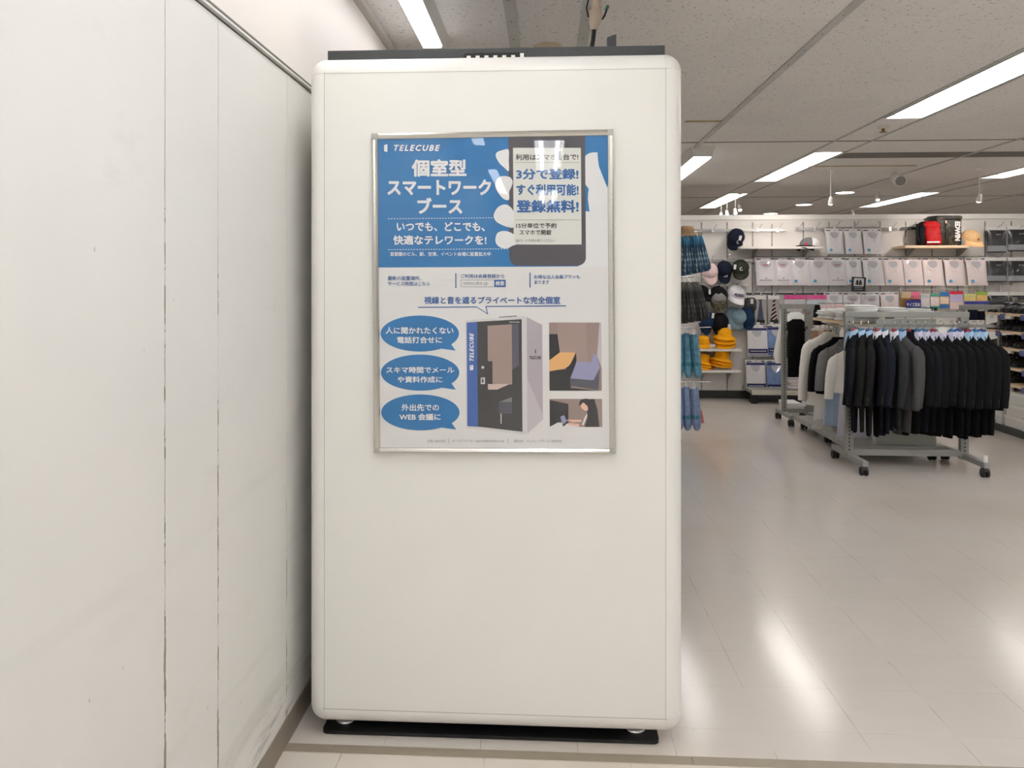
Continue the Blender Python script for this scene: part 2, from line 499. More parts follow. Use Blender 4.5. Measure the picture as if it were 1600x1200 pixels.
for i, (px, py) in enumerate(((1320, 300), (1256, 319), (1204, 333))):
    c = at(px, py, Z=ZC)
    t = thing('downlight', f'round ceiling downlight beyond the merchandise wall, {["largest", "middle one", "smallest"][i]} of the row', 'downlight', c, 0, 'round downlights')
    m = MB(); m.lathe([(.12, -.012), (.16, -.004), (.16, 0)], 24); sub(m, 'trim_ring', WHITE_METAL, t)
    m = MB(); m.lathe([(.11, -.014), (.12, -.0125)], 24); sub(m, 'lamp', PANEL_M, t)
HOT = glow('spot lamp', (255, 236, 226), 9.0)
def spotlight(px, py, d, lab, aim=None):
    c = at(px, py, Y=d)
    t = thing('spotlight', lab, 'spotlight', (c.x, c.y, ZC), 0, 'hanging spotlights')
    z = c.z - ZC
    m = MB(); m.cyl((0, 0, 0), (0, 0, -.02), .03); m.cyl((0, 0, 0), (0, 0, z + .03), .004, n=6); sub(m, 'stem', WHITE_METAL, t)
    m = MB(); m.lathe([(.008, .055), (.02, .05), (.026, .0), (.029, -.025)], 14); M = Matrix.Translation((0, 0, z)) @ Matrix.Rotation(R(22 if aim else -25), 4, 'X'); m.xf(M); sub(m, 'lamp_head', WHITE_METAL, t)
    m = MB(); m.lathe([(.0, -.042), (.016, -.038), (.026, -.0265)], 14, caps=False); m.xf(M); sub(m, 'bulb', HOT, t)
    if aim:                              # its own beam
        L = bpy.data.lights.new('spot_beam', 'SPOT'); L.energy = aim[3]; L.color = (1.0, .86, .78); L.spot_size = R(62); L.spot_blend = .9; L.shadow_soft_size = .04
        o = bpy.data.objects.new('spot_beam', L); COL.objects.link(o)
        q = Vector((c.x, c.y + .07, c.z - .06)); o.location = q
        o.rotation_euler = (Vector(aim[:3]) - q).to_track_quat('-Z', 'Y').to_euler()
for sp in ((1127, 337, 13.6, 'lowest lit spotlight of the hanging row past the booth'), (1136, 334, 13.1, 'second lit spotlight of the hanging row past the booth'), (1149, 331, 12.4, 'third lit spotlight of the hanging row past the booth'), (1156, 326, 12.0, 'topmost lit spotlight of the hanging row past the booth'),
                       (1298, 315, 9.5, 'lit spotlight hanging alone over the white shirts', (2.9, YB, 2.0, 22)), (1332, 334, 12.9, 'small lit spotlight just above the wall beside the strip light'), (1530, 311, 9.5, 'lit spotlight hanging above the tan cap', (4.75, YB, 1.85, 34)), (1371, 310, 11.9, 'small lit spotlight hanging before the far strip light')):
    spotlight(*sp)
c = at(1403, 279, Y=9.6)
t = thing('ceiling_speaker', 'white cylinder speaker hanging under the ceiling over the shirts', 'speaker', (c.x, c.y, ZC))
m = MB(); m.cyl((0, 0, 0), (0, 0, c.z - ZC), .008); sub(m, 'bracket', WHITE_METAL, t)
m = MB(); m.cyl((0, .06, c.z - ZC + .02), (0, -.07, c.z - ZC - .035), .058, .066, 18); sub(m, 'speaker_body', WHITE_METAL, t)
m = MB(); m.cyl((0, -.068, c.z - ZC - .034), (0, -.075, c.z - ZC - .037), .055, n=18); sub(m, 'grille', GREY_METAL, t)
c = at(1380, 197, Z=ZC)
t = thing('sprinkler', 'brass sprinkler head on the ceiling beside the large strip light', 'sprinkler', c)
m = MB(); m.lathe([(.045, 0), (.045, -.012), (.02, -.02)], 18); sub(m, 'rosette', mat('ceiling white', (222, 216, 206), .5), t)
m = MB(); m.lathe([(.012, -.02), (.012, -.045), (.03, -.048), (.03, -.052)], 12); sub(m, 'nozzle', mat('brass', (158, 128, 78), .35, .9), t)
c = at(856, 72, Z=ZC)
t = thing('smoke_detector', 'round beige smoke detector half hidden behind the booth top', 'smoke detector', c)
m = MB(); m.lathe([(.075, 0), (.075, -.015), (.055, -.035), (.0, -.04)], 22); sub(m, 'detector_body', mat('beige plastic', (190, 172, 150), .5), t)
m = MB(); m.lathe([(.025, -.037), (.02, -.045), (0, -.046)], 14); sub(m, 'sensor_cap', DARK_METAL, t)

# conduit and cable dropping behind the booth
c = at(930, 20, Y=3.3)
t = thing('power_cable', 'ceiling power drop with beige connector and black cable above the booth', 'cable', (c.x, c.y, ZC))
BEI = mat('beige connector', (206, 190, 172), .5)
m = MB(); m.tube([(.004, 0, 0), (.004, 0, -.1)], .014, 12); sub(m, 'conduit', mat('brown conduit', (92, 66, 58), .5), t)
m = MB(); m.tube([(.004, 0, -.095), (.003, 0, -.15), (.003, 0, -.151), (.002, 0, -.185), (0, 0, -.186), (0, 0, -.235), (-.004, 0, -.25), (-.004, 0, -.262)], [.021, .021, .019, .018, .024, .023, .016, .014], 14); sub(m, 'connector', BEI, t)
m = MB(); m.tube([(-.004, 0, -.26), (-.008, 0, -.3), (-.018, 0, -.36), (-.027, 0, -.41), (-.034, -.004, -.452)], .0085, 10); sub(m, 'cord', BLACK_RUBBER, t)
m = MB(); m.tube([(-.026, 0, 0), (-.026, -.004, -.14), (-.034, -.006, -.18), (-.026, -.008, -.215)], .003, 6); sub(m, 'earth_wire', BLACK_RUBBER, t)
m = MB(); m.tube([(.026, -.01, -.225), (.036, -.012, -.21), (.044, -.012, -.185)], .004, 6); m.tube([(.043, -.012, -.187), (.048, -.012, -.172)], .006, 6, 1); sub(m, 'wire_end', [BLACK_RUBBER, mat('green tape', (38, 120, 92), .5)], t)
# ------------------------------------------------------------------ the booth
SHELL = mat('satin white shell', (243, 242, 238), .32, vary=.008, scale=2)
FACE = mat('satin white panel', (239, 238, 233), .36, vary=.008, scale=2)
SEAM = mat('seam grey', (150, 146, 140), .8, vary=0)  # even grey of the inner body, seen through the seams
BX0, BX1, BZ0, BZ1, BY = -.769, .431, .048, 2.206, 2.684
BD, RR = 1.2, .055
booth = thing('work_booth', 'tall white one-person work booth with rounded edges standing by the white wall', 'booth', ((BX0 + BX1) / 2, BY, 0))
W2, DZ0, DZ1 = (BX1 - BX0) / 2, BZ0, BZ1
prof = [(RR * (1 - math.sin(q)), RR * (1 - math.cos(q))) for q in (math.pi / 2 * i / 10 for i in range(11))]   # inset, depth
prof += [(0, BD - RR)] + [(RR * (1 - math.cos(q)), BD - RR + RR * math.sin(q)) for q in (math.pi / 2 * i / 6 for i in range(1, 7))]
g = .0006
def rail(a0, a1, fn, name):
    m = MB(); m.loft([[fn(a, i, d) for i, d in prof] for a in (a0, a1)], 0, True, False, False)
    o = sub(m, name, SHELL, booth); return o
ix0, ix1, iz0, iz1 = -W2 + RR, W2 - RR, DZ0 + RR, DZ1 - RR
rail(ix0 + g, ix1 - g, lambda a, i, d: (a, d, DZ1 - i), 'top_rail')
rail(ix1 - g, ix0 + g, lambda a, i, d: (a, d, DZ0 + i), 'bottom_rail')
rail(iz0 + g, iz1 - g, lambda a, i, d: (-W2 + i, d, a), 'side_rail')
rail(iz1 - g, iz0 + g, lambda a, i, d: (W2 - i, d, a), 'side_rail')
for cx, cz, q0 in ((ix1, iz1, 0), (ix0, iz1, 90), (ix0, iz0, 180), (ix1, iz0, 270)):
    m = MB(); rings = []
    for j in range(11):
        q = R(q0 + 90 * j / 10)
        rings.append([(cx + (RR - i) * math.cos(q), d, cz + (RR - i) * math.sin(q)) for i, d in prof])
    m.loft(rings[::-1], 0, True, False, False)
    sub(m, 'corner_cap', SHELL, booth)
m = MB(); m.box((ix0 + .001, .0006, iz0 + .001), (ix1 - .001, .03, iz1 - .001)); sub(m, 'front_panel', FACE, booth)
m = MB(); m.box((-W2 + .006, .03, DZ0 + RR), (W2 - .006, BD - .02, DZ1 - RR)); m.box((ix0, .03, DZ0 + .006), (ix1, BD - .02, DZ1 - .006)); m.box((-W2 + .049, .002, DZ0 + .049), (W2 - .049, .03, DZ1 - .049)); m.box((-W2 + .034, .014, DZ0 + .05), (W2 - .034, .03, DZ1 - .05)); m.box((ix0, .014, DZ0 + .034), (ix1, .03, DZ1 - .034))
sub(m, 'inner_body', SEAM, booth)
for x in (-.5, .46):
    for y in (.11, BD - .11):
        m = MB(); m.lathe([(.035, .012), (.036, .018), (.03, .026), (.012, .03), (.012, .05)], 22, (x, y, 0)); sub(m, 'levelling_foot', CHROME, booth)
DKTOP = mat('charcoal top box', (58, 60, 62), .55, vary=.05)
a, b = at(512, 88, Y=BY + .09), at(1039, 88, Y=BY + .09)
ztop = at(774, 75, Y=BY + .09).z
ox = (BX0 + BX1) / 2
m = MB(); m.box((a.x - ox, .09, DZ1 - .002), (b.x - ox, BD - .1, ztop)); sub(m, 'top_box', DKTOP, booth, 'charcoal box on the roof of the booth', bevel=.0015)
v0, v1, vz = at(724, 82, Y=BY + .088), at(821, 82, Y=BY + .088), at(774, 82.5, Y=BY + .088).z
m = MB()
pts = [(v0.x - ox, DZ1 - .004), (v1.x - ox, DZ1 - .004), (v1.x - ox, vz - .008), (v1.x - ox - .004, vz - .002), (v1.x - ox - .01, vz), (v0.x - ox + .01, vz), (v0.x - ox + .004, vz - .002), (v0.x - ox, vz - .008)]
m.prism([(x, .0895, z) for x, z in pts], (0, -.0022, 0)); sub(m, 'vent_slot', mat('vent black', (10, 10, 11), .6), booth)
for i in range(7):
    x = v0.x - ox + .012 + i * .0292
    m = MB(); m.box((x, .08, DZ1 - .004), (x + .0125, .0875, vz - .0105 + (.006 if i == 6 else 0))); sub(m, 'vent_fin', WHITE_METAL, booth)
u = [at(px, py, Y=BY + .16) for px, py in ((949, 78), (963, 78), (963, 53), (949, 58))]
m = MB(); m.prism([(q.x - ox, .16, max(q.z, ztop - .01)) for q in u], (0, .03, 0)); sub(m, 'roof_bracket', DKTOP, booth)
# anti-slip mat under the booth
t = MB(); t0, t1 = -.733 , .362
pts = []
for cx, cy, q0 in ((t1 - .02, 3.80, 0), (t0 + .02, 3.80, 90), (t0 + .02, 2.745, 180), (t1 - .02, 2.745, 270)):
    pts += [(cx + .02 * math.cos(R(q0 + 15 * j)), cy + .02 * math.sin(R(q0 + 15 * j)), .0008) for j in range(7)]
t.prism([p for p in pts][::-1], (0, 0, .011))
tag(t.build('floor_mat', mat('black mat rubber', (17, 18, 20), .5, vary=.15, scale=90)), 'thin black rubber mat lying under the white booth', 'mat')

# ------------------------------------------------------------------ the framed poster
PY = BY - .0165                         # depth of the print
P0 = at(773, 705, Y=PY)
SK = .0072                              # the frame hangs a touch out of level
def pp(px, py, layer=0):
    q = at(px, py, Y=PY)
    return Vector((q.x - P0.x, -.00022 * layer, q.z - P0.z - SK * (q.x - P0.x)))
poster = thing('framed_poster', 'blue and white advertising poster in silver snap frame on the booth front', 'poster', P0, rot=(0, -SK, 0))
def ink(name, rgb):
    return mat('print ' + name, rgb, .5, vary=.01, scale=3, coat=1.0)
INK = {n: i for i, n in enumerate('paper blue white phone screen black mid lav door mauve violet desk slate wood lilac taupe skin black2 frame grey side blue2'.split())}
PM = [ink(n, c) for n, c in (('paper', (221, 220, 219)), ('blue', (0, 101, 160)), ('white', (224, 225, 226)), ('phone', (66, 64, 72)), ('screen', (215, 217, 211)), ('black', (38, 38, 42)), ('mid', (24, 86, 148)),
      ('lavender', (190, 184, 190)), ('door', (52, 52, 54)), ('mauve', (152, 132, 126)), ('violet', (86, 84, 96)), ('desk', (196, 176, 168)), ('slate', (76, 77, 88)), ('wood', (212, 162, 104)),
      ('lilac', (142, 142, 176)), ('taupe', (142, 124, 118)), ('skin', (226, 182, 162)), ('night', (26, 28, 34)), ('shell', (208, 206, 208)), ('grey', (118, 118, 120)), ('side', (170, 162, 170)), ('booth blue', (52, 90, 158)))]
# lettering and pictures are printed on the sheet: one mesh
pr = MB()
def poly(ink_, pts, layer): pr.flat([pp(x, y, layer) for x, y in pts], INK[ink_])
def rect(ink_, x0, y0, x1, y1, layer): poly(ink_, [(x0, y0), (x0, y1), (x1, y1), (x1, y0)], layer)
def word(ink_, s, x0, y0, x1, y1, layer=6, bold=0.050, **kw):
    pr.text(s, lambda x, y: pp(x, y, layer), (x0, y1, x1, y0), INK[ink_], bold=bold, **kw)
def dash(x0, y0, x1, y1, layer):
    k = int((x1 - x0) / 4.35)
    for i in range(k):
        a = i / k; b = a + .55 / k
        ya, yb = y0 + (y1 - y0) * a, y0 + (y1 - y0) * b
        poly('white', [(x0 + (x1 - x0) * a, ya), (x0 + (x1 - x0) * a, ya + 1.1), (x0 + (x1 - x0) * b, yb + 1.1), (x0 + (x1 - x0) * b, yb)], layer)
def arc(cx, cy, rx, ry, q0, q1, n=10):
    return [(cx + rx * math.cos(R(q0 + (q1 - q0) * i / n)), cy - ry * math.sin(R(q0 + (q1 - q0) * i / n))) for i in range(n + 1)]
def spline(pts, n=6):
    out = []
    k = len(pts)
    for i in range(k):
        p0, p1, p2, p3 = (pts[(i + j - 1) % k] for j in range(4))
        for s in range(n):
            t = s / n
            out.append(tuple(.5 * (2 * p1[d] + (p2[d] - p0[d]) * t + (2 * p0[d] - 5 * p1[d] + 4 * p2[d] - p3[d]) * t * t + (3 * p1[d] - p0[d] - 3 * p2[d] + p3[d]) * t ** 3) for d in (0, 1)))
    return out
rect('paper', 593, 211, 953, 701, 0)
poly('blue', [(593, 211), (593, 418), (953, 416), (953, 211)], 1)
poly('white', [(917, 245), (919, 242.5), (924, 239.4), (930, 238), (937, 238), (937.6, 249), (939, 260), (943.5, 272), (953, 296), (953, 417), (905, 417), (917, 400), (917.5, 330), (924, 330.5), (923, 324), (921.5, 312), (921.8, 302), (923, 295), (917, 287)], 2)
poly('phone', [(798, 211)] + [(798, 400)] + arc(811, 402, 13, 13, 180, 270) + arc(905, 402, 12.7, 13, 270, 360) + [(917.7, 211)], 3)
rect('screen', 805, 231, 911, 382, 4)
poly('white', spline([(798, 234), (789, 234.5), (780, 238), (778, 244), (783, 254), (791, 262), (798, 267), (798.2, 250)]), 5)
poly('white', spline([(790, 275), (800, 277), (804, 284), (802, 292), (798.5, 300), (798, 312), (790, 311), (781, 301), (777, 291), (778, 283), (783, 277)]), 5)
poly('white', spline([(805, 330), (797, 321), (788, 320), (779, 326), (774, 337), (778, 346), (788, 352), (797, 355), (805, 355), (805.5, 342)]), 5)
poly('white', spline([(805.5, 367), (797, 362), (788, 361), (780, 364), (776.5, 373), (778, 381), (785, 387), (795, 388), (803, 384), (808, 382), (806, 375)]), 5)
poly('white', [(603.5, 227), (608.8, 225), (608.8, 238), (603.5, 236.3)], 5)
word('white', 'TELECUBE', 619, 226.3, 691, 236, shear=.28, space=1.3, bold=0.060)
word('white', '個室型', 646.5, 249, 732, 276, bold=0.060)
word('white', 'スマートワーク', 608.6, 280.5, 770.5, 305, bold=0.068)
word('white', 'ブース', 655, 309, 725, 334, bold=0.068)
dash(609, 341.3, 774, 339.8, 3)
word('white', 'いつでも、どこでも、', 622.5, 346.8, 760, 361.3)
word('white', '快適なテレワークを!', 617, 367.6, 762.5, 382.6)
dash(609, 389.6, 798, 388.2, 3)
word('white', '首都圏のビル、駅、空港、イベント会場に設置拡大中', 612, 393.6, 769, 400.2, bold=0.030)
word('black', '利用はスマホ', 809, 241, 873, 250.5, bold=0.040)
word('black', '1', 876.5, 236, 880.5, 250.5, bold=0.060)
word('black', '台で!', 883.5, 240.5, 907, 250, bold=0.040)
rect('grey', 808, 253.6, 908.5, 254.2, 6)
word('mid', '3分で登録!', 809.8, 263.5, 907, 280.5, bold=0.060)
word('mid', 'すぐ利用可能!', 809.8, 287.6, 907, 305.5, bold=0.060)
word('mid', '登録無料!', 809.8, 312.4, 907, 332.2, bold=0.060)
rect('grey', 808, 343.4, 908.5, 344, 6)
word('black', '15分単位で予約', 809, 348.4, 872, 356.6, bold=0.040)
word('black', 'スマホで開錠', 814, 359, 864, 367.2, bold=0.040)
word('black', 'QRコードを読み取りください。', 808, 373.6, 870.5, 378.3, bold=0)
word('mid', '最新の設置場所、', 608, 431.3, 660, 438.2, bold=0.020)
word('mid', 'サービス時間はこちら', 608, 440, 673.5, 446.4, bold=0.020)
rect('mid', 713.3, 427, 715, 450, 4)
word('mid', 'ご利用は会員登録から', 722, 428.2, 790, 434.6, bold=0.024)
for q in ((722, 437.2, 792, 437.8), (722, 447.8, 792, 448.4), (722, 437.2, 722.6, 448.4), (791.4, 437.2, 792, 448.4)): rect('grey', *q, 5)
word('grey', 'telecube.jp', 726, 439.4, 764, 446.4, bold=0.008, space=1.15)
rect('mid', 774.2, 437.2, 792, 448.4, 6)
word('white', '検索', 776, 439, 790, 446.4, 7, bold=0.024)
rect('mid', 829.2, 426, 830.9, 449.2, 4)
word('mid', 'お得な法人会員プランも', 836.5, 429.4, 908, 435.8, bold=0.024)
word('mid', 'あります', 836.8, 438, 860, 444.2, bold=0.024)
word('mid', '視線と音を遮るプライベートな完全個室', 664.5, 463.2, 877, 475, bold=0.040)
for p, q in (((655, 480.2), (746.3, 479.6)), ((760.6, 478.9), (886, 477.9))):
    poly('mid', [(p[0], p[1] - .8), (p[0], p[1] + .8), (q[0], q[1] + .8), (q[0], q[1] - .8)], 4)
poly('mid', [(746.3, 478.9), (746.3, 480.3), (763.8, 491.4), (764.2, 490.2)], 5); poly('mid', [(760, 479), (763, 491), (764.3, 491), (761.4, 478.2)], 5)
for y0, y1 in ((493, 549.3), (554, 610.4), (616.3, 672.4)):
    poly('blue', arc(657.3, (y0 + y1) / 2, 61.3, (y1 - y0) / 2, 0, 360, 48)[:-1], 3)
    poly('blue', [(704, y0 + 40), (706.3, y0 + 45), (713.2, y0 + 54.8), (690, y0 + 51.6), (672, y0 + 46)], 4)
for s, q in (('人に聞かれたくない', (604, 511, 710, 521.8)), ('電話打合せに', (622, 526, 692, 536.3)), ('スキマ時間でメール', (604.6, 573, 710.6, 583)), ('や資料作成に', (622, 588, 692, 598)), ('外出先での', (628, 631.2, 686.5, 642)), ('WEB 会議に', (624.5, 646, 689, 656.6))):
    word('white', s, *q, bold=0.040)
def bp(*pts): return [(720 + x / 5.714, 480 + y / 5.714) for x, y in pts]
poly('frame', bp((50, 132), (60, 117), (560, 79), (590, 84), (600, 96), (600, 1118), (575, 1136), (60, 1081), (48, 1066)), 2)
poly('side', bp((598, 88), (735, 158), (735, 1003), (598, 1127)), 3)
poly('lav', bp((600, 640), (735, 960), (735, 1003), (600, 1124)), 4)
poly('door', bp((155, 130), (552, 107), (552, 1112), (155, 1066)), 3)
poly('blue2', bp((60, 138), (155, 130), (155, 1067), (60, 1061)), 4)
poly('mauve', bp((247, 165), (463, 152), (463, 690), (288, 684), (288, 482), (247, 482)), 4)
poly('violet', bp((463, 152), (525, 150), (525, 520), (463, 560)), 4)
poly('desk', bp((247, 686), (445, 684), (330, 735), (247, 735)), 5)
poly('slate', bp((342, 846), (460, 802), (460, 950), (342, 950)), 5); poly('grey', bp((350, 844), (460, 802), (460, 846)), 6)
poly('frame', bp((357, 950), (366, 950), (366, 1042), (357, 1038)), 5)
poly('frame', bp(*[(202 + 13 * math.cos(q * .52), 537 + 13 * math.sin(q * .52)) for q in range(12)]), 5)
poly('frame', bp((183, 630), (220, 626), (220, 686), (183, 686)), 5); poly('door', bp((193, 640), (207, 640), (207, 676), (193, 676)), 6)
poly('black', bp((350, 86), (505, 75), (512, 81), (350, 92)), 5)
word('frame', 'TELECUBE', 797, 502.4, 813, 504.2, 5, bold=0.040)
pr.text('TELECUBE', lambda x, y: pp(720 + (85 + (1 - y) * 37) / 5.714, 480 + (480 - 250 * x) / 5.714, 6), (0, 0, 1, 1), INK['white'], bold=0.070, shear=.28, space=1.2)
poly('white', bp((86, 518), (117, 515), (117, 560), (86, 563)), 5); poly('blue2', bp((95, 524), (106, 524), (106, 531), (95, 531)), 6)
word('black', 'TELECUBE', 828.2, 556.3, 846.4, 561.3, 5, bold=0.060)
poly('black', bp((669, 378), (678, 381), (678, 409), (669, 412)), 5)
rect('taupe', 859.3, 504, 941, 610.5, 2)
poly('mauve', [(872, 505), (917, 504.2), (919, 565), (876, 566)], 3); poly('lav', [(938, 504), (941, 504), (941, 575), (934, 556)], 3)
poly('black2', [(859.3, 522), (872.3, 522), (876, 551), (859.3, 564)], 4)
poly('black2', [(859.3, 579), (884, 577), (893, 568), (901, 551), (902, 563), (892, 596), (893, 606), (938, 610.5), (859.3, 610.5)], 4)
poly('wood', [(859.3, 563), (876, 550.5), (900.6, 550.8), (895, 563), (890, 571.5), (882, 576), (859.3, 580.2)], 5)
poly('slate', [(891.5, 591), (926, 594), (936, 573), (938, 576), (936, 609.5), (893, 603)], 5)
poly('lilac', [(902, 565), (925, 566), (928, 552), (933, 555), (938, 575), (928, 594), (892, 591)], 6)
rect('taupe', 859.3, 623.3, 941.3, 667, 2)
poly('black2', [(859.3, 625), (888.5, 631), (888.5, 655), (859.3, 666)], 3)
poly('paper', [(859.3, 667), (872, 660), (905, 664), (905, 667)], 4)
poly('lilac', [(876, 651), (882, 648.5), (886, 659), (879, 664)], 5); poly('black', [(879, 664), (887, 657), (888.5, 660), (880.5, 666.5)], 6)
poly('black', [(914, 667), (919, 650), (917, 642), (919, 632), (921, 624), (929, 623.3), (934, 640), (937, 667)], 4)
poly('black', spline([(905.5, 633), (907, 626), (913, 623.3), (920, 623.6), (921, 632), (918, 634), (912, 629), (908, 633)]), 6)
poly('skin', spline([(908, 630), (913, 629.4), (918, 634), (919, 641), (914, 641.5), (909.5, 637.5), (907.6, 634)]), 5)
poly('skin', [(887, 655.5), (909, 656), (909, 659), (894, 659.5)], 5); poly('skin', [(889, 660.5), (906, 662.3), (904, 666.2), (889, 664)], 6)
poly('white', [(914, 652), (917.8, 645), (917, 652), (911.5, 665), (909.5, 664)], 7)
for s, x0, x1 in (('お問い合わせ先', 668, 696), ('メールアドレス：support@telecube.co.jp', 707, 787.5), ('運営会社　テレキューブサービス株式会社', 803, 878.5)):
    word('grey', s, x0, 686.8, x1, 691.4, 4, bold=0)
for x in (701, 793.8): rect('grey', x, 685, x + .5, 693, 4)
o = sub(pr, 'printed_sheet', PM, poster)
m = MB(); c0, c1 = pp(587, 704), pp(959, 203); m.box((c0.x, .0005, c0.z), (c1.x, .0155, c1.z)); sub(m, 'backing_board', GREY_METAL, poster)
# snap frame: four mitred rails of a rounded section and four corner clips
fo, fi = (584.3, 706.5, 962, 202.0), (594.4, 699, 952.2, 212.3)
A0, A1, I0, I1 = pp(fo[0], fo[1]), pp(fo[2], fo[3]), pp(fi[0], fi[1]), pp(fi[2], fi[3])
def frame_rail(p0, p1, n, k):           # outer line from p0 to p1, n points inwards, k is the rail width
    m = MB(); rings = []
    for p in (p0, p1):
        rings.append([p + n * (k * s) + Vector((0, y, 0)) for s, y in ((0, .013), (0, -.002), (.06, -.0065), (.3, -.0095), (.6, -.0085), (.9, -.005), (1, -.0015), (1, .0))])
    m.loft(rings, 0, False, False, False); return m
w_t, w_b, w_l, w_r = A1.z - I1.z, I0.z - A0.z, I0.x - A0.x, A1.x - I1.x
V3 = Vector
def zz(p, q): return V3((p, 0, q))
for m in (frame_rail(zz(I0.x, A1.z), zz(I1.x, A1.z), V3((0, 0, -1)), w_t), frame_rail(zz(I1.x, A0.z), zz(I0.x, A0.z), V3((0, 0, 1)), w_b),
          frame_rail(zz(A0.x, I0.z), zz(A0.x, I1.z), V3((1, 0, 0)), w_l), frame_rail(zz(A1.x, I1.z), zz(A1.x, I0.z), V3((-1, 0, 0)), w_r)):
    sub(m, 'frame_rail', ALU, poster)
CLIP = mat('grey corner clip', (176, 174, 168), .4, .5)
for x0, x1, z0, z1 in ((A0.x, I0.x, I1.z, A1.z), (I1.x, A1.x, I1.z, A1.z), (A0.x, I0.x, A0.z, I0.z), (I1.x, A1.x, A0.z, I0.z)):
    m = MB(); m.box((x0 + .0005, -.0098, z0 + .0005), (x1 - .0005, .013, z1 - .0005)); sub(m, 'corner_clip', CLIP, poster, bevel=.0015)
# ------------------------------------------------------------------ merchandise wall
WM = .0081                                # metres per photo pixel on that wall
def wp(px, py, off=0.0): return at(px, py, Y=YB - off)
WALLP = mat('display wall board', (226, 223, 219), .55, vary=.015, scale=2)
SLOT = mat('dark slot', (112, 108, 104), .7, vary=.1)
mb = MB(); mb.box((WL, YB, 0), (XR, YB + .12, ZB), 0)
struct(mb.build('wall_back', WALLP))
mb = MB(); mb.box((WL, YB - .012, 2.262), (XR, YB + .0, ZB + .006)); struct(mb.build('trim_40', WHITE_METAL, bevel=.002), 'white capping band along the top of the merchandise wall')
mb = MB(); mb.box((WL, YB - .008, 0), (XR, YB, .1)); struct(mb.build('baseboard_back', mat('dark plinth', (58, 60, 54), .6, vary=.1)))
n = 41
for px in (1096, 1136, 1176, 1206, 1255, 1295, 1335, 1375, 1415, 1456, 1496, 1539, 1580, 1622):
    x = wp(px, 400).x; top = 2.235 if px != 1206 else 2.2
    mb = MB(); mb.box((x - .009, YB - .004, .1), (x + .009, YB - .0005, top), 0)
    for i in range(42): mb.box((x - .003, YB - .0052, .14 + i * .05), (x + .003, YB - .0035, .165 + i * .05), 1)
    struct(mb.build(f'trim_{n}', [mat('slotted upright', (168, 164, 158), .45, .3, vary=.05), SLOT])); n += 1

def disp_rail(px0, px1, py, hooks, label, m=None, h=.034):
    a, b = wp(px0, py, .05), wp(px1, py, .05)
    t = thing('display_rail', label, 'rail', ((a.x + b.x) / 2, YB, a.z), 0, 'display rails on the merchandise wall')
    w = (b.x - a.x) / 2
    q = MB(); q.box((-w, -.055, -h / 2), (w, -.045, h / 2)); sub(q, 'bar', m or SATIN, t, bevel=.002)
    for s in (-1, 1):
        q = MB(); q.box((s * (w - .03) - .006, -.046, -.014), (s * (w - .03) + .006, 0, .014)); sub(q, 'bracket', GREY_METAL, t)
    for px in hooks:
        x = wp(px, py, .06).x - t.location.x
        q = MB(); q.box((x - .014, -.062, -.022), (x + .014, -.054, .022)); q.tube([(x, -.06, .0), (x + .006, -.16, .03), (x + .016, -.22, .07)], .004, 8); sub(q, 'hook', CHROME, t)
disp_rail(1076, 1228, 360, (1114, 1184, 1215), 'long chrome display rail high on the wall beside the blue umbrellas')
disp_rail(1243, 1288, 358, (1246, 1273), 'short chrome rail above the grey and white cap')
disp_rail(1376, 1402, 358, (1391,), 'short empty rail to the right of the top row of shirts', GREY_METAL)
disp_rail(1409, 1440, 357, (1421,), 'dark short rail beside the red backpack', DARK_METAL)
disp_rail(1106, 1176, 407, (1110, 1134, 1175), 'chrome rail carrying the pink, navy and olive caps')
disp_rail(1092, 1169, 445, (1126, 1152), 'pale rail carrying the trucker cap and the white cap', WHITE_METAL)
disp_rail(1098, 1166, 487, (1106, 1123, 1148, 1164), 'chrome rail carrying the pale blue bucket hat')
disp_rail(1166, 1290, 459, (1177, 1190, 1211, 1242, 1274), 'dark rail carrying the ties and the pink header packs', DARK_METAL, .02)
disp_rail(1290, 1376, 356, (1304, 1333, 1364), 'rail holding the top row of white shirts', GREY_METAL, .02)
disp_rail(1180, 1538, 402, (), 'long rail holding the middle row of white shirts', GREY_METAL, .02)
disp_rail(1290, 1404, 456, (), 'rail holding the lowest row of white shirts', GREY_METAL, .02)
disp_rail(1541, 1628, 357, (1556, 1592), 'rail holding the upper black trouser packs', GREY_METAL, .02)
disp_rail(1541, 1628, 404, (1556, 1592), 'rail holding the lower black trouser packs', GREY_METAL, .02)
disp_rail(1541, 1628, 457, (), 'rail holding the glossy black packs behind the shoe shelves', GREY_METAL, .02)
disp_rail(1164, 1226, 507, (), 'rail holding the upper navy banded shirt packs', GREY_METAL, .02)
disp_rail(1162, 1226, 562, (), 'rail holding the lower navy banded shirt packs', GREY_METAL, .02)
a, b = wp(1404, 452, .06), wp(1536, 452, .06)
t = thing('wire_rack', 'white wire grid rack holding the small coloured packs', 'wire rack', ((a.x + b.x) / 2, YB, a.z), 0)
w = (b.x - a.x) / 2
q = MB(); q.tube([(-w, -.06, .0), (w, -.06, 0)], .004, 6); q.tube([(-w, -.06, .04), (w, -.06, .04)], .004, 6); sub(q, 'bar', WHITE_METAL, t)
q = MB()
for i in range(23):
    x = -w + 2 * w * i / 22
    q.tube([(x, -.06, .05), (x, -.06, -.05)], .003, 5)
q.box((-w + .02, -.06, -.03), (-w + .03, 0, .03)); q.box((w - .03, -.06, -.03), (w - .02, 0, .03)); sub(q, 'grille', WHITE_METAL, t)

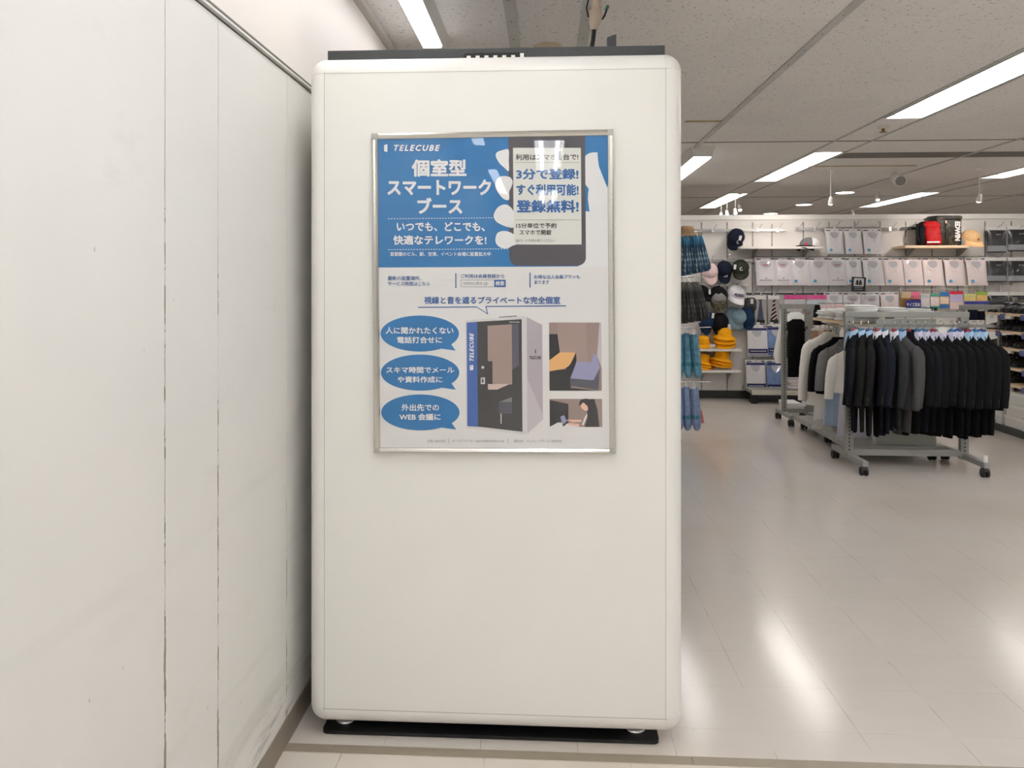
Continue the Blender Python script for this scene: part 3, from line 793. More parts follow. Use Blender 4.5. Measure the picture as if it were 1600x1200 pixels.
def wall_shelf(px0, px1, py, depth, th, label, m, brk):
    a, b = wp(px0, py, depth), wp(px1, py, depth)
    t = thing('wall_shelf', label, 'shelf', ((a.x + b.x) / 2, YB, a.z), 0, 'shelves on the merchandise wall')
    w = (b.x - a.x) / 2
    q = MB(); q.box((-w, -depth, -th / 2), (w, -.002, th / 2)); sub(q, 'board', m, t, bevel=.002)
    for px in brk:
        x = wp(px, py).x - t.location.x
        q = MB(); q.prism([(x - .006, -.005, -th / 2), (x - .006, -depth * .8, -th / 2), (x - .006, -.005, -.14)], (.012, 0, 0)); sub(q, 'bracket', GREY_METAL, t)
    return t
SHELFW = mat('white shelf board', (226, 222, 216), .4, vary=.02)
SHELFB = mat('beech shelf board', (222, 198, 164), .45, vary=.08, scale=12)
S1 = wall_shelf(1156, 1288, 387, .34, .028, 'white wall shelf carrying the grey and white cap', SHELFW, (1176, 1255))
S2 = wall_shelf(1414, 1515, 385.5, .36, .03, 'beech wall shelf carrying the two backpacks', SHELFB, (1416, 1494))
S3 = wall_shelf(1072, 1159, 547, .34, .028, 'upper grey shelf carrying yellow school hats', SHELFW, (1096, 1136))
S4 = wall_shelf(1072, 1160, 580.5, .34, .028, 'lower grey shelf carrying yellow school hats', SHELFW, (1096, 1136))
x0, x1 = wp(1163, 600).x, 6.6
t = thing('display_plinth', 'low grey display plinth under the navy banded shirt packs', 'display base', ((x0 + x1) / 2, 10.6, 0))
q = MB(); q.box((x0 - .03 - t.location.x, -.24, .125), (x1 - t.location.x, .265, .168)); sub(q, 'deck', GREY_METAL, t, bevel=.003)
q = MB(); q.box((x0 - .03 - t.location.x, -.255, .115), (x1 - t.location.x, -.24, .172)); sub(q, 'front_edge', mat('light plinth edge', (196, 192, 178), .5), t)
for x in (x0, (x0 + x1) / 2, x1 - .1):
    q = MB(); q.box((x - t.location.x - .02, -.2, .0), (x - t.location.x + .05, -.13, .126)); sub(q, 'foot', BLACK_PLASTIC, t)
q = MB(); q.box((x0 - t.location.x, .0, .0), (x1 - t.location.x, .02, .126)); sub(q, 'kick_board', DARK_METAL, t)

# ------------------------------------------------------------------ racks
def post(x, y, z0, z1, w=.05, d=.03):
    q = MB(); q.box((x - w / 2, y - d / 2, z0), (x + w / 2, y + d / 2, z1), 0)
    k = int((z1 - z0) / .03)
    for i in range(1, k): q.box((x - .0045, y - d / 2 - .0008, z0 + i * .03), (x + .0045, y - d / 2 + .002, z0 + i * .03 + .014), 1)
    return q
POSTM = [mat('rack enamel', (152, 152, 147), .42, vary=.03), mat('slot black', (40, 40, 40), .8)]
def caster(parent, x, y, zt):
    q = MB(); q.box((x - .016, y - .02, .045), (x + .016, y + .02, zt)); q.box((x - .024, y - .012, .052), (x + .024, y + .03, .064)); c = sub(q, 'caster', DARK_METAL, parent)
    for s in (-1, 1):
        q = MB(); q.cyl((x + s * .008, y + .005, .031), (x + s * .026, y + .005, .031), .031, n=18); sub(q, 'wheel', BLACK_RUBBER, c)
# front rack with the suits
FX0, FX1, FY = 2.42, 3.315, 6.93
t = thing('garment_rack', 'grey metal rack on casters carrying the row of dark suits', 'garment rack', ((FX0 + FX1) / 2, FY, 0)); ox = t.location.x
for x in (FX0, FX1):
    sub(post(x - ox, 0, .07, 1.2, .062, .04), 'post', POSTM, t)
    q = MB(); q.box((x - ox - .022, -.36, .072), (x - ox + .022, .34, .114)); sub(q, 'foot', POSTM[0], t, bevel=.003)
    for y in (-.33, .31): caster(t, x - ox, y, .073)
q = MB(); q.box((FX0 - ox - .036, -.022, 1.195), (FX1 - ox + .036, .022, 1.24)); sub(q, 'top_bar', POSTM[0], t, bevel=.003)
q = MB(); q.box((FX0 - ox + .03, -.015, .09), (FX1 - ox - .03, .015, .14)); sub(q, 'base_bar', POSTM[0], t, bevel=.002)
RZ, RY = 1.143, FY - .07
q = MB(); q.box((FX0 - ox - .02, -.082, RZ - .022), (FX1 - ox + .19, -.058, RZ)); sub(q, 'hanging_rail', mat('rail steel', (150, 152, 150), .3, .6), t)
for x in (FX0, FX1):
    q = MB(); q.box((x - ox - .01, -.075, RZ - .018), (x - ox + .01, .0, RZ - .004)); sub(q, 'rail_arm', POSTM[0], t)
q = MB(); q.cyl((FX1 - ox, -.33, .112), (FX1 - ox, -.33, .165), .018); sub(q, 'caster_pin', WHITE_METAL, t)
# long gondola behind it
GX0, GX1, GY0, GY1 = 2.5, 3.29, 7.16, 8.72
t = thing('gondola_rack', 'long grey wheeled gondola with wooden top shelf behind the suits', 'garment rack', ((GX0 + GX1) / 2, (GY0 + GY1) / 2, 0)); ox, oy = t.location.x, t.location.y
q = MB(); q.box((GX0 - ox, GY0 - oy, .085), (GX1 - ox, GY1 - oy, .125)); sub(q, 'deck', POSTM[0], t, bevel=.002)
ex0, ex1 = at(1367, 600, Y=GY0 + .06).x, at(1462, 600, Y=GY0 + .06).x
q = MB(); q.box((ex0 - ox, GY0 + .05 - oy, .125), (ex1 - ox, GY0 + .075 - oy, 1.17)); sub(q, 'end_panel', mat('sage end panel', (172, 175, 166), .5, vary=.02), t)
xm = (GX0 + GX1) / 2
for y in (GY0 + .16, GY1 - .08): sub(post(xm - ox, y - oy, .125, 1.2, .06), 'post', POSTM, t)
for x in (GX0 + .09, GX1 - .09):
    for y in (GY0 + .06, (GY0 + GY1) / 2, GY1 - .06): caster(t, x - ox, y - oy, .086)
q = MB(); q.box((2.58 - ox, 7.36 - oy, 1.108), (3.2 - ox, 8.36 - oy, 1.132)); sub(q, 'shelf_board', SHELFB, t, 'beech shelf board')
q = MB(); q.box((2.56 - ox, 7.2 - oy, 1.2), (3.24 - ox, 7.9 - oy, 1.215)); sub(q, 'top_shelf', WHITE_METAL, t)
q = MB(); q.tube([(2.7 - ox, 7.3 - oy, 1.07), (2.7 - ox, 8.5 - oy, 1.07)], .011, 8); sub(q, 'hanging_rail', CHROME, t)
for y in (7.33, 8.46):
    q = MB(); q.tube([(2.7 - ox, y - oy, 1.07), (xm - ox, y - oy, 1.075)], .009, 6); sub(q, 'rail_arm', POSTM[0], t)
q = MB(); q.tube([(2.78 - ox, 8.5 - oy, 1.065), (2.78 - ox, 9.0 - oy, 1.065)], .009, 6); sub(q, 'hook_arm', CHROME, t)
a, b = at(1278, 474, Y=8.68), at(1334, 474, Y=8.68)
q = MB(); q.tube([(a.x - ox, 8.68 - oy, a.z), (b.x - ox, 8.68 - oy, a.z)], .006, 8); q.tube([(xm - ox, 8.64 - oy, 1.19), (xm - ox, 8.68 - oy, a.z)], .007, 6); sub(q, 'card_rail', CHROME, t)
CARD_RAIL = a.z
# narrow rack with the black school clothes
t = thing('school_rack', 'narrow grey slotted rack on casters holding black school clothes', 'garment rack', (2.64, 9.06, 0)); ox = 2.64
ax, bx = at(1225, 560, Y=9.06).x - ox, at(1264, 560, Y=9.06).x - ox
sub(post(ax, 0, .09, 1.2, .052), 'post', POSTM, t)
q = MB(); q.box((bx - .042, -.02, .09), (bx + .042, .02, 1.2)); sub(q, 'side_panel', POSTM[0], t)
q = MB(); q.box((ax - .04, -.02, 1.195), (bx + .06, .02, 1.245)); sub(q, 'top_bar', POSTM[0], t, bevel=.003)
q = MB(); q.box((ax - .022, -.3, .075), (ax + .022, .25, .115)); sub(q, 'foot', POSTM[0], t, bevel=.003)
q = MB(); q.box((bx - .022, -.3, .075), (bx + .022, .25, .115)); sub(q, 'foot', POSTM[0], t, bevel=.003)
for x in (ax, bx):
    for y in (-.26, .22): caster(t, x, y, .076)
q = MB(); q.box((ax, -.012, .1), (bx, .012, .145)); sub(q, 'base_bar', POSTM[0], t)
q = MB(); q.box((ax, -.06, .985), (bx - .03, -.045, 1.012)); sub(q, 'cross_bar', CHROME, t)
q = MB(); q.box((ax, -.05, 1.15), (bx, -.035, 1.165)); sub(q, 'cross_bar', CHROME, t)
# small rack beside the shoe shelves
c = at(1504, 478, Y=8.75)
t = thing('accessory_rack', 'small grey rack top with dark navy packs beside the shoe shelves', 'garment rack', (c.x, 8.75, 0))
sub(post(0, 0, .09, 1.2, .05), 'post', POSTM, t)
sub(post(.36, 0, .09, 1.2, .03), 'post', POSTM, t)
q = MB(); q.box((-.03, -.02, 1.2), (.4, .02, 1.245)); sub(q, 'top_bar', POSTM[0], t, bevel=.003)
q = MB(); q.box((-.02, -.2, .06), (.02, .2, .1)); q.box((.34, -.2, .06), (.38, .2, .1)); q.box((0, -.015, .06), (.36, .015, .1)); sub(q, 'base_frame', POSTM[0], t)
q = MB(); q.box((0, -.045, 1.02), (.36, -.035, 1.045)); sub(q, 'cross_bar', POSTM[0], t)
for x in (0, .36):
    for y in (-.17, .17): caster(t, x, y, .062)
for i, (p0, p1, top, bot) in enumerate(((1512, 1526, 484, 500), (1528, 1537, 486, 500))):
    a, b = at(p0, top, Y=8.69), at(p1, bot, Y=8.69)
    k = tag(MB().box((a.x, 8.66, b.z), (b.x, 8.7, a.z)).build('trouser_pack', cloth('navy pack', (20, 22, 36)), bevel=.006), ['wider dark navy pack hanging in the small rack by the shoes', 'narrower dark navy pack hanging in the small rack by the shoes'][i], 'clothing pack', 'navy packs on the small rack')

# shoe shelves running along the aisle
SX, SY0, SY1 = 4.47, 6.3, 8.96
t = thing('shoe_shelving', 'tall shelving of black shoes along the aisle at the picture edge', 'shelving', (SX + .2, (SY0 + SY1) / 2, 0)); ox, oy = t.location.x, t.location.y
SHZ = (1.172, 1.0, .838, .65, .49)
for z in SHZ:
    q = MB(); q.box((SX - ox, SY0 - oy, z - .024), (SX + .34 - ox, SY1 - oy, z)); sub(q, 'shelf_board', SHELFB, t)
q = MB(); q.box((SX + .34 - ox, SY0 - oy, .05), (SX + .36 - ox, SY1 - oy, 1.3)); sub(q, 'back_panel', mat('taupe back panel', (128, 120, 108), .6), t)
for y in (SY1 - .01, 8.1, 7.2, SY0):
    sub(post(SX + .32 - ox, y - oy, .05, 1.32, .04), 'post', POSTM, t)
q = MB(); q.box((SX - ox, SY0 - oy, .0), (SX + .36 - ox, SY1 - oy, .07)); sub(q, 'plinth', mat('dark plinth', (58, 60, 54)), t)
TAGW, TAGB = mat('white price card', (226, 226, 226), .5), mat('blue price card', (92, 98, 158), .5)
for px, py, z, m in ((1549, 490, 0, 0), (1566, 492, 0, 1), (1598, 494, 0, 1), (1559, 516, 1, 1), (1600, 523, 1, 1), (1597, 551, 2, 1), (1600, 582, 3, 1), (1600, 606, 4, 1)):
    p = at(px, py, X=SX - .004)
    q = MB(); q.box((SX - .006 - ox, p.y - .04 - oy, SHZ[z] - .06), (SX - ox, p.y + .04 - oy, SHZ[z] - .006)); sub(q, 'price_card', (TAGW, TAGB)[m], t)
# ------------------------------------------------------------------ shoes and boxes
SHOE = mat('black shoe leather', (24, 24, 26), .32, vary=.15)
SOLE = mat('shoe sole', (36, 34, 33), .6)
shoe_no = {}
def shoe(x, y, z, row, k):
    lab = f'black shoe, {ORD[k]} from the far end of the {["top", "second", "middle", "fourth", "lowest"][row]} shoe shelf'
    t = thing('shoe', lab, 'shoe', (x, y, z), 0, 'black shoes on the shoe shelving')
    q = MB(); secs = []
    for u, w, h in ((0, .022, .03), (.03, .036, .042), (.08, .041, .052), (.12, .037, .07), (.17, .033, .088), (.215, .033, .086), (.24, .025, .07)):
        secs.append([(u + .012, w * math.cos(a), .014 + h * (.5 + .5 * math.sin(a)) if math.sin(a) > 0 else .014) for a in (2 * math.pi * j / 12 for j in range(12))])
    q.loft(secs); q.box((.12, -.012, .074), (.16, .012, .094)); sub(q, 'upper', SHOE, t)
    q = MB(); q.prism([(.0, -.02, 0), (.03, -.04, 0), (.11, -.043, 0), (.16, -.034, 0), (.26, -.034, 0), (.262, .034, 0), (.16, .034, 0), (.11, .043, 0), (.03, .04, 0), (0, .02, 0)], (0, 0, .016)); sub(q, 'sole', SOLE, t)
for row, cnt in enumerate((8, 8, 6, 5, 4)):
    for k in range(cnt):
        shoe(SX + .015 + random.uniform(0, .02), SY1 - .07 - k * .098 - .025 * (k // 2), SHZ[row], row, k)
SHB = [mat('shoe box card', (214, 212, 208), .7, vary=.02), mat('shoe box lid', (226, 224, 220), .7, vary=.02)]
k = 0
for (y, z, tall) in ((8.78, .07, 0), (8.43, .07, 0), (8.1, .07, 0), (8.74, .185, 0), (8.38, .185, 0), (8.05, .185, 0), (8.34, .30, 0), (8.0, .30, 0)):
    lab = ['farthest', 'second', 'nearest'][min(2, [8.78, 8.43, 8.1, 8.74, 8.38, 8.05, 8.34, 8.0].index(y) % 3)] if z < .3 else ['farther', 'nearer'][y < 8.2]
    row = {.07: 'bottom', .185: 'middle', .30: 'top'}[z]
    t = thing('shoe_box', f'{lab} pale grey shoe box in the {row} row under the shoe shelves', 'box', (SX + .17 + random.uniform(-.01, .02), y, z), 0, 'pale shoe boxes under the shoe shelves')
    q = MB(); q.box((-.15, -.155, 0), (.15, .155, .09)); sub(q, 'box_body', SHB[0], t)
    q = MB(); q.box((-.154, -.159, .078), (.154, .159, .112)); sub(q, 'lid', SHB[1], t, bevel=.002)

# ------------------------------------------------------------------ clothes
HOOKM = mat('hanger wire', (214, 212, 208), .25, .9, vary=0)
def hanger_part(t, hw, disc=None, z0=-.085, rail_r=.012):
    q = MB()
    q.tube([(.0, 0, z0), (0, 0, -.03), (.012, 0, -.012), (.022, 0, .006), (.016, 0, .022), (0, 0, .026), (-.016, 0, .018)], .0042, 8)
    q.tube([(-hw * .7, 0, z0 - .11), (-hw * .3, 0, z0 - .06), (0, 0, z0), (hw * .3, 0, z0 - .06), (hw * .7, 0, z0 - .11)], .007, 8)
    h = sub(q, 'hanger', HOOKM, t)
    if disc:
        q = MB(); q.cyl((0, -.012, z0 + .034), (0, .012, z0 + .034), .017, n=14); q.cyl((0, 0, z0 + .01), (0, 0, z0 + .048), .012, n=12); sub(q, 'size_marker', disc, h)
    return h
def jacket_mesh(hw, hd, zt, ln, flare=1.0, open_v=True):
    q = MB()
    q.ell([(0, 0, zt, .05, hd * .75), (0, .004, zt - .02, .062, hd * .8), (0, 0, zt - .05, hw * .5, hd * .8), (0, 0, zt - .085, hw * .8, hd * .9), (0, 0, zt - .13, hw * .95, hd), (0, 0, zt - .22, hw * .93, hd * 1.05),
           (0, 0, zt - ln * .55, hw * .88, hd), (0, -.004, zt - ln * .8, hw * .94 * flare, hd * 1.08), (0, -.006, zt - ln, hw * .98 * flare, hd * 1.12)], 18)
    return q
def sleeve_mesh(s, hw, hd, zt, ln, fwd=.03, out=.03):
    q = MB()
    rings = []
    for u, rx, ry in ((0, .012, .02), (.05, .04, .8), (.16, .05, .95), (.45, .046, .9), (.75, .041, .82), (1, .037, .76)):
        ry = hd * ry if u else hd * .4
        cx = s * (hw * .86 + out * u + .012 * math.sin(u * 3)); cy = -fwd * u * u; cz = zt - .085 - (ln - .03) * u
        rings.append([(cx + rx * math.cos(a), cy + ry * math.sin(a), cz + (.012 * math.cos(a) * -s if u < .1 else 0)) for a in (2 * math.pi * j / 12 for j in range(12))])
    q.loft(rings); return q
def lapels(t, hd, zt, m, ln=.2):
    for s in (-1, 1):
        q = MB(); y = -hd * 1.06
        q.prism([(s * .012, y + .012, zt - .01), (s * .055, y + .02, zt - .012), (s * .068, y, zt - .085), (s * .05, y - .002, zt - .1), (s * .004, y - .006, zt - ln)], (0, -.006, 0)); sub(q, 'lapel', m, t)
def coat_collar(t, hd, zt, m):
    'turned collar standing round the back and sides of the neck, falling open to the front'
    q = MB()
    def f(u, v, r0):
        a = R(-38 + 256 * u)                       # from the near front round the back
        drop = .1 * (abs(u - .5) * 2) ** 1.7
        r = r0 + .016 * v
        return (r * 1.15 * math.cos(a), r * .82 * math.sin(a) - .004 - .02 * (abs(u - .5) * 2) ** 3, zt + .022 - drop - .052 * v)
    q.grid(lambda u, v: f(u, v, .052), 20, 3); q.grid(lambda u, v: f(u, v, .047), 20, 3); q.grid(lambda u, v: f(u, 0, .047 + .005 * v), 20, 1)
    sub(q, 'collar', m, t)
def suit(label, loc, rz, col, disc, shirt, ln=.56, tr=.77, hw=.19, hd=.042, group='suits on the front rack'):
    t = thing('suit', label, 'suit', loc, rz, group)
    zt = -.082
    hanger_part(t, hw, disc)
    sub(jacket_mesh(hw, hd, zt, ln), 'jacket', col, t)
    for s in (-1, 1):
        sv = sub(sleeve_mesh(s, hw, hd, zt, ln * .86), 'sleeve', col, t)
        q = MB()
        for j in range(3): q.cyl((s * (hw * .86 + .03) + .037, -.022 - .0, zt - .055 - ln * .86 * (.88 + .04 * j)), (s * (hw * .86 + .03) + .041, -.022, zt - .055 - ln * .86 * (.88 + .04 * j)), .005, n=8)
        sub(q, 'cuff_button', BLACK_PLASTIC, sv)
    lapels(t, hd, zt, col, .24)
    coat_collar(t, hd, zt, col)
    q = MB()
    q.loft([[(r * 1.1 * math.cos(a), r * .75 * math.sin(a) - dy, z + .012 * math.sin(a)) for a in (2 * math.pi * j / 14 for j in range(14))] for r, z, dy in ((.041, zt + .03, .002), (.046, zt + .027, .003), (.052, zt - .03, .01))], 0, True, False)
    for s in (-1, 1): q.prism([(s * .002, -.05, zt + .012), (s * .045, -.034, zt + .03), (s * .064, -.044, zt - .035), (s * .034, -.066, zt - .1)], (0, -.005, 0))
    q.prism([(-.03, -.044, zt - .01), (.03, -.044, zt - .01), (0.002, -.05, zt - .2)], (0, -.002, 0)); sub(q, 'shirt', shirt, t)
    q = MB(); b = tr
    for s, e in ((-1, .0), (1, .03)):
        q.ell([(s * .052, .005, zt - ln + .08, .055, .022), (s * .052, .005, zt - ln - .05, .054, .02), (s * .05, .005, zt - b + e + .02, .05, .016), (s * .05, .005, zt - b + e, .046, .014)], 12, p=3)
    sub(q, 'trousers', col, t)
    return t
CH, BK, NV, NB = cloth('charcoal wool', (28, 28, 27)), cloth('black wool', (14, 14, 15)), cloth('navy wool', (20, 26, 36)), cloth('midnight wool', (17, 17, 24))
DG, MG = cloth('dark grey wool', (48, 50, 52)), cloth('mid grey wool', (76, 74, 74), vary=.07)
RED, BLU, DBL = mat('red size marker', (176, 62, 76), .4), mat('blue size marker', (56, 130, 190), .4), mat('dark blue size marker', (44, 74, 160), .4)
SHW, SHB_, SHL = cloth('white shirt cotton', (228, 228, 236), vary=.03), cloth('pale blue shirt cotton', (176, 206, 232), vary=.03), cloth('lilac shirt cotton', (214, 212, 232), vary=.03)
suits = [(1334, 'black suit with a pale blue collar and red size marker at the near end', NB, RED, SHB_), (1346, 'charcoal suit with a blue size marker and broad pale collar', CH, BLU, SHB_), (1357, 'charcoal suit with a dark blue size marker', CH, DBL, SHB_),
         (1371, 'midnight suit with red size marker, just left of the navy suit', NB, RED, SHW), (1381.5, 'navy blue suit beside the dark grey suit', NV, BLU, SHW), (1397.5, 'dark grey suit beside the mid grey suit', DG, RED, SHW),
         (1408.5, 'mid grey suit, the palest on the front rack', MG, BLU, SHB_), (1420, 'black suit right behind the mid grey suit, red size marker', BK, RED, NB), (1433, 'black suit second to the right of the mid grey suit', NB, BLU, SHL),
         (1444, 'black suit third to the right of the mid grey suit', BK, BLU, SHL), (1458, 'black suit with red size marker, fourth right of the mid grey suit', BK, RED, SHL), (1471, 'black suit with red size marker beside the white oval card', BK, RED, SHL),
         (1488, 'black suit with a broad lilac collar and blue marker', BK, BLU, SHL), (1497, 'black suit with lilac collar, fifth from the shoe shelf end', BK, DBL, SHL), (1512, 'black suit with red size marker, third from the shoe shelf end', BK, RED, SHB_),
         (1524, 'black suit with pale blue collar, second from the shoe shelf end', BK, BLU, SHB_), (1534, 'black suit at the shoe shelf end of the front rack', BK, DBL, SHB_)]
for i, (px, lab, col, disc, sh) in enumerate(suits):
    p = at(px, 506, Y=RY - .006)
    big = 1 if i > 11 else 0
    suit(lab, (p.x, RY, RZ + .0), R((-116, -112, -106, -98, -94, -88, -76, -64, -66, -66, -68, -66, -70, -62, -66, -66, -64)[i] + random.uniform(-3, 3)), col, disc, sh, ln=(.56 if i != 6 else .57) + .02 * big + random.uniform(-.01, .01), tr=.785 + random.uniform(-.02, .03) + .02 * big, hw=.215 if i == 6 else .19, hd=.052 if i == 6 else .042)
p = at(1473, 516, Y=RY - .16)
t = thing('size_card', 'white oval size card among the hangers of the front rack', 'card', p)
q = MB(); q.cyl((0, -.002, 0), (0, .002, 0), .034, n=24); q.xf(Matrix.Diagonal((1, 1, .78, 1))); sub(q, 'card', mat('white card', (232, 230, 226), .5), t)
q = MB(); q.tube([(0, 0, .024), (.0, .08, .032), (.0, .15, .03)], .003, 6); sub(q, 'clip', HOOKM, t)

def ensemble(name, label, cat, loc, rz, col, ln, hw, hd, skirt=None, group='clothes on the gondola', disc=None, sl=.86, skirt_end=.8, skirt_w=1.0, lapel=True):
    t = thing(name, label, cat, loc, rz, group)
    zt = -.075
    hanger_part(t, hw, disc)
    sub(jacket_mesh(hw, hd, zt, ln), 'jacket', col, t)
    for s in (-1, 1): sub(sleeve_mesh(s, hw, hd, zt, ln * sl, .03, .055), 'sleeve', col, t)
    if lapel: lapels(t, hd, zt, col, .2)
    if skirt:
        q = MB()
        zs = [zt - ln * .72, zt - ln * .9, zt - (ln + skirt_end) / 2, zt - skirt_end]
        q.loft([[(w * hw * skirt_w * (1 + .05 * math.cos(9 * a)) * math.cos(a), hd * (1.0 + .05 * math.cos(9 * a)) * w * math.sin(a), z) for a in (2 * math.pi * j / 36 for j in range(36))] for w, z in zip((.7, .76, .88, 1.0), zs)])
        sub(q, 'skirt', skirt, t)
    return t
IV, WHC, GRJ = cloth('ivory cloth', (248, 245, 239), vary=.02), cloth('white cloth', (248, 247, 245), vary=.02), cloth('grey flannel', (128, 128, 130), vary=.08)
PB = cloth('pale blue satin', (166, 186, 214), .5, .06); PW = cloth('lilac white tulle', (212, 210, 222), .7, .04)
def garm(px, py, Y):                     # neck seen at px,py at that depth
    p = at(px, py, Y=Y); return Vector((2.7, Y, 1.082)), p
ensemble('ivory_coat', 'long ivory coat hanging at the far end of the gondola rail', 'coat', (2.68, 8.2, 1.078), R(-20), IV, .7, .21, .06, WHC, skirt_end=.94, skirt_w=.72)
ensemble('black_jacket', 'black jacket hanging between the ivory coat and the grey jacket', 'jacket', (2.7, 8.0, 1.04), R(-22), BK, .53, .2, .05)
ensemble('grey_jacket', 'grey jacket with pale blue satin dress under it on the gondola', 'jacket', (2.7, 7.82, 1.03), R(-22), GRJ, .37, .19, .05, PB, skirt_end=.78, skirt_w=1.0, sl=1.12)
ensemble('ivory_jacket', 'short ivory jacket with lilac white tulle dress beside the suits', 'jacket', (2.68, 7.55, 1.0), R(-20), IV, .42, .17, .045, PW, skirt_end=.86, skirt_w=.85, sl=1.0)
p = at(1277, 476, Y=8.5)
t = thing('dark_skirt', 'dark garment hanging at the far corner of the wooden gondola shelf', 'skirt', (p.x, 8.5, p.z))
q = MB(); q.ell([(0, 0, .0, .018, .03), (0, 0, -.06, .03, .05), (0, 0, -.2, .034, .06)], 14, p=3); sub(q, 'cloth', BK, t)
q = MB(); q.tube([(0, 0, -.005), (0, 0, .02), (.012, 0, .035), (.02, 0, .02)], .004, 6); sub(q, 'hanger', HOOKM, t)
# tags on the ivory coat and the plastic bag below
p = at(1256, 631, Y=8.05)
tag(MB().box((p.x - .018, p.y - .002, p.z - .022), (p.x + .018, p.y + .002, p.z + .026)).build('swing_tag', TAGW), 'white swing tag under the sleeve of the ivory coat', 'tag')
q = MB()
random.seed(3)
q.grid(lambda u, v: (2.47 + .22 * u + .03 * math.sin(v * 9 + u * 4), 7.82 + .3 * v + .03 * math.sin(u * 11), .128 + .09 * abs(math.sin(3.1 * u)) * abs(math.sin(3.1 * v)) * (1 + .5 * math.sin(17 * u + 9 * v)) + .002), 18, 18)
k = Nodes('clear film'); k.b.inputs['Base Color'].default_value = lin((236, 232, 226)); k.b.inputs['Roughness'].default_value = .12; k.b.inputs['Alpha'].default_value = .45; FILM = k.m
tag(q.build('plastic_bag', FILM), 'crumpled clear plastic bag lying on the gondola deck', 'bag')
random.seed(11)
# skirts on hangers behind the wooden shelf, blurred brown and pink
for i, (px, col, lab) in enumerate(((1273, (178, 142, 116), 'tan folded skirt hanging nearest the school rack under the wooden shelf'), (1281, (206, 182, 170), 'pale beige folded skirt hanging second under the wooden shelf'), (1289, (150, 120, 98), 'brown folded skirt hanging third under the wooden shelf'), (1295, (92, 72, 60), 'dark brown folded skirt hanging fourth under the wooden shelf'))):
    p = at(px, 512, Y=8.62 + .05 * i)
    t = thing('folded_skirt', lab, 'skirt', (p.x, 8.62 + .05 * i, 1.02), R(-15), 'folded skirts under the wooden shelf')
    q = MB(); q.ell([(0, 0, -.02, .03, .012), (0, 0, -.1, .032, .016), (0, 0, -.3, .036, .02)], 12, p=3); sub(q, 'cloth', cloth('skirt cloth %d' % i, col), t)
    q = MB(); q.tube([(0, 0, -.01), (0, 0, .03), (.012, 0, .05), (0, 0, .062)], .004, 6); q.box((-.034, -.012, -.03), (.034, .012, -.008)); sub(q, 'clip_hanger', HOOKM, t)
# folded white clothes on the wooden shelf and on the top shelf
def folded(name, lab, x0, x1, y0, y1, z, h, m, grp, cat='folded clothes'):
    q = MB(); n = 4
    for j in range(n):
        za, zb = z + h * j / n, z + h * (j + 1) / n
        dx = .012 * math.sin(j * 2.1)
        q.ell([((x0 + x1) / 2 + dx, (y0 + y1) / 2, za + .001, (x1 - x0) / 2 - .01, (y1 - y0) / 2 - .01), ((x0 + x1) / 2 + dx, (y0 + y1) / 2, (za + zb) / 2, (x1 - x0) / 2, (y1 - y0) / 2), ((x0 + x1) / 2 + dx, (y0 + y1) / 2, zb, (x1 - x0) / 2 - .012, (y1 - y0) / 2 - .012)], 24, p=5)
    return tag(q.build(name, m), lab, cat, grp)
for i, (y, h) in enumerate(((7.45, .13), (7.72, .11), (7.98, .09), (8.2, .075))):
    folded('folded_shirt', f'white folded shirts on the wooden gondola shelf, {ORD[i]} pile from the suits', 2.585, 2.84, y - .11, y + .11, 1.133, h, WHC, 'white piles on the wooden shelf')
for i, x in enumerate((2.68, 2.93, 3.14)):
    folded('folded_blouse', ['white folded blouses on the gondola top nearest the hall', 'white folded blouses in the middle of the gondola top', 'white folded blouses on the gondola top toward the shoes'][i], x - .115, x + .1, 7.25, 7.5, 1.216, (.065, .045, .035)[i], WHC, 'white piles on the gondola top')
for i in range(12):
    x = at(1382 + i * 6.5, 480, Y=7.62).x
    t = thing('clip_hanger', f'dark and white clip hanger, {ORD[i]} of the row lying on the gondola top', 'hanger', (x, 7.62, 1.216), R(20), 'clip hangers on the gondola top')
    q = MB(); q.box((-.008, -.08, 0), (.008, .08, .02)); sub(q, 'hanger_bar', WHITE_METAL, t)
    q = MB(); q.box((-.011, -.082, .012), (-.002, -.05, .036)); q.box((-.011, .05, .012), (-.002, .082, .036)); sub(q, 'clip', BLACK_PLASTIC, t)

PINKC = mat('pale pink card', (236, 206, 208), .5, vary=.06)
for i, px in enumerate((1284, 1296, 1307, 1317, 1326)):
    x = at(px, 480, Y=8.68).x
    t = thing('sock_pack', f'pale pink card pack hanging behind the white piles, {ORD[i]} from the narrow rack', 'small pack', (x, 8.664, CARD_RAIL), 0, 'pink packs behind the white piles')
    q = MB(); q.box((-.034, -.006, -.115), (.034, .0, -.012)); sub(q, 'card', PINKC, t, bevel=.003)
    q = MB(); q.box((-.026, -.012, -.105), (.026, -.006, -.05)); sub(q, 'socks', WHC, t, bevel=.004)
    q = MB(); q.tube([(0, -.004, -.014), (0, .0, .006), (0, .016, .01), (0, .024, 0)], .003, 6); sub(q, 'hang_loop', HOOKM, t)

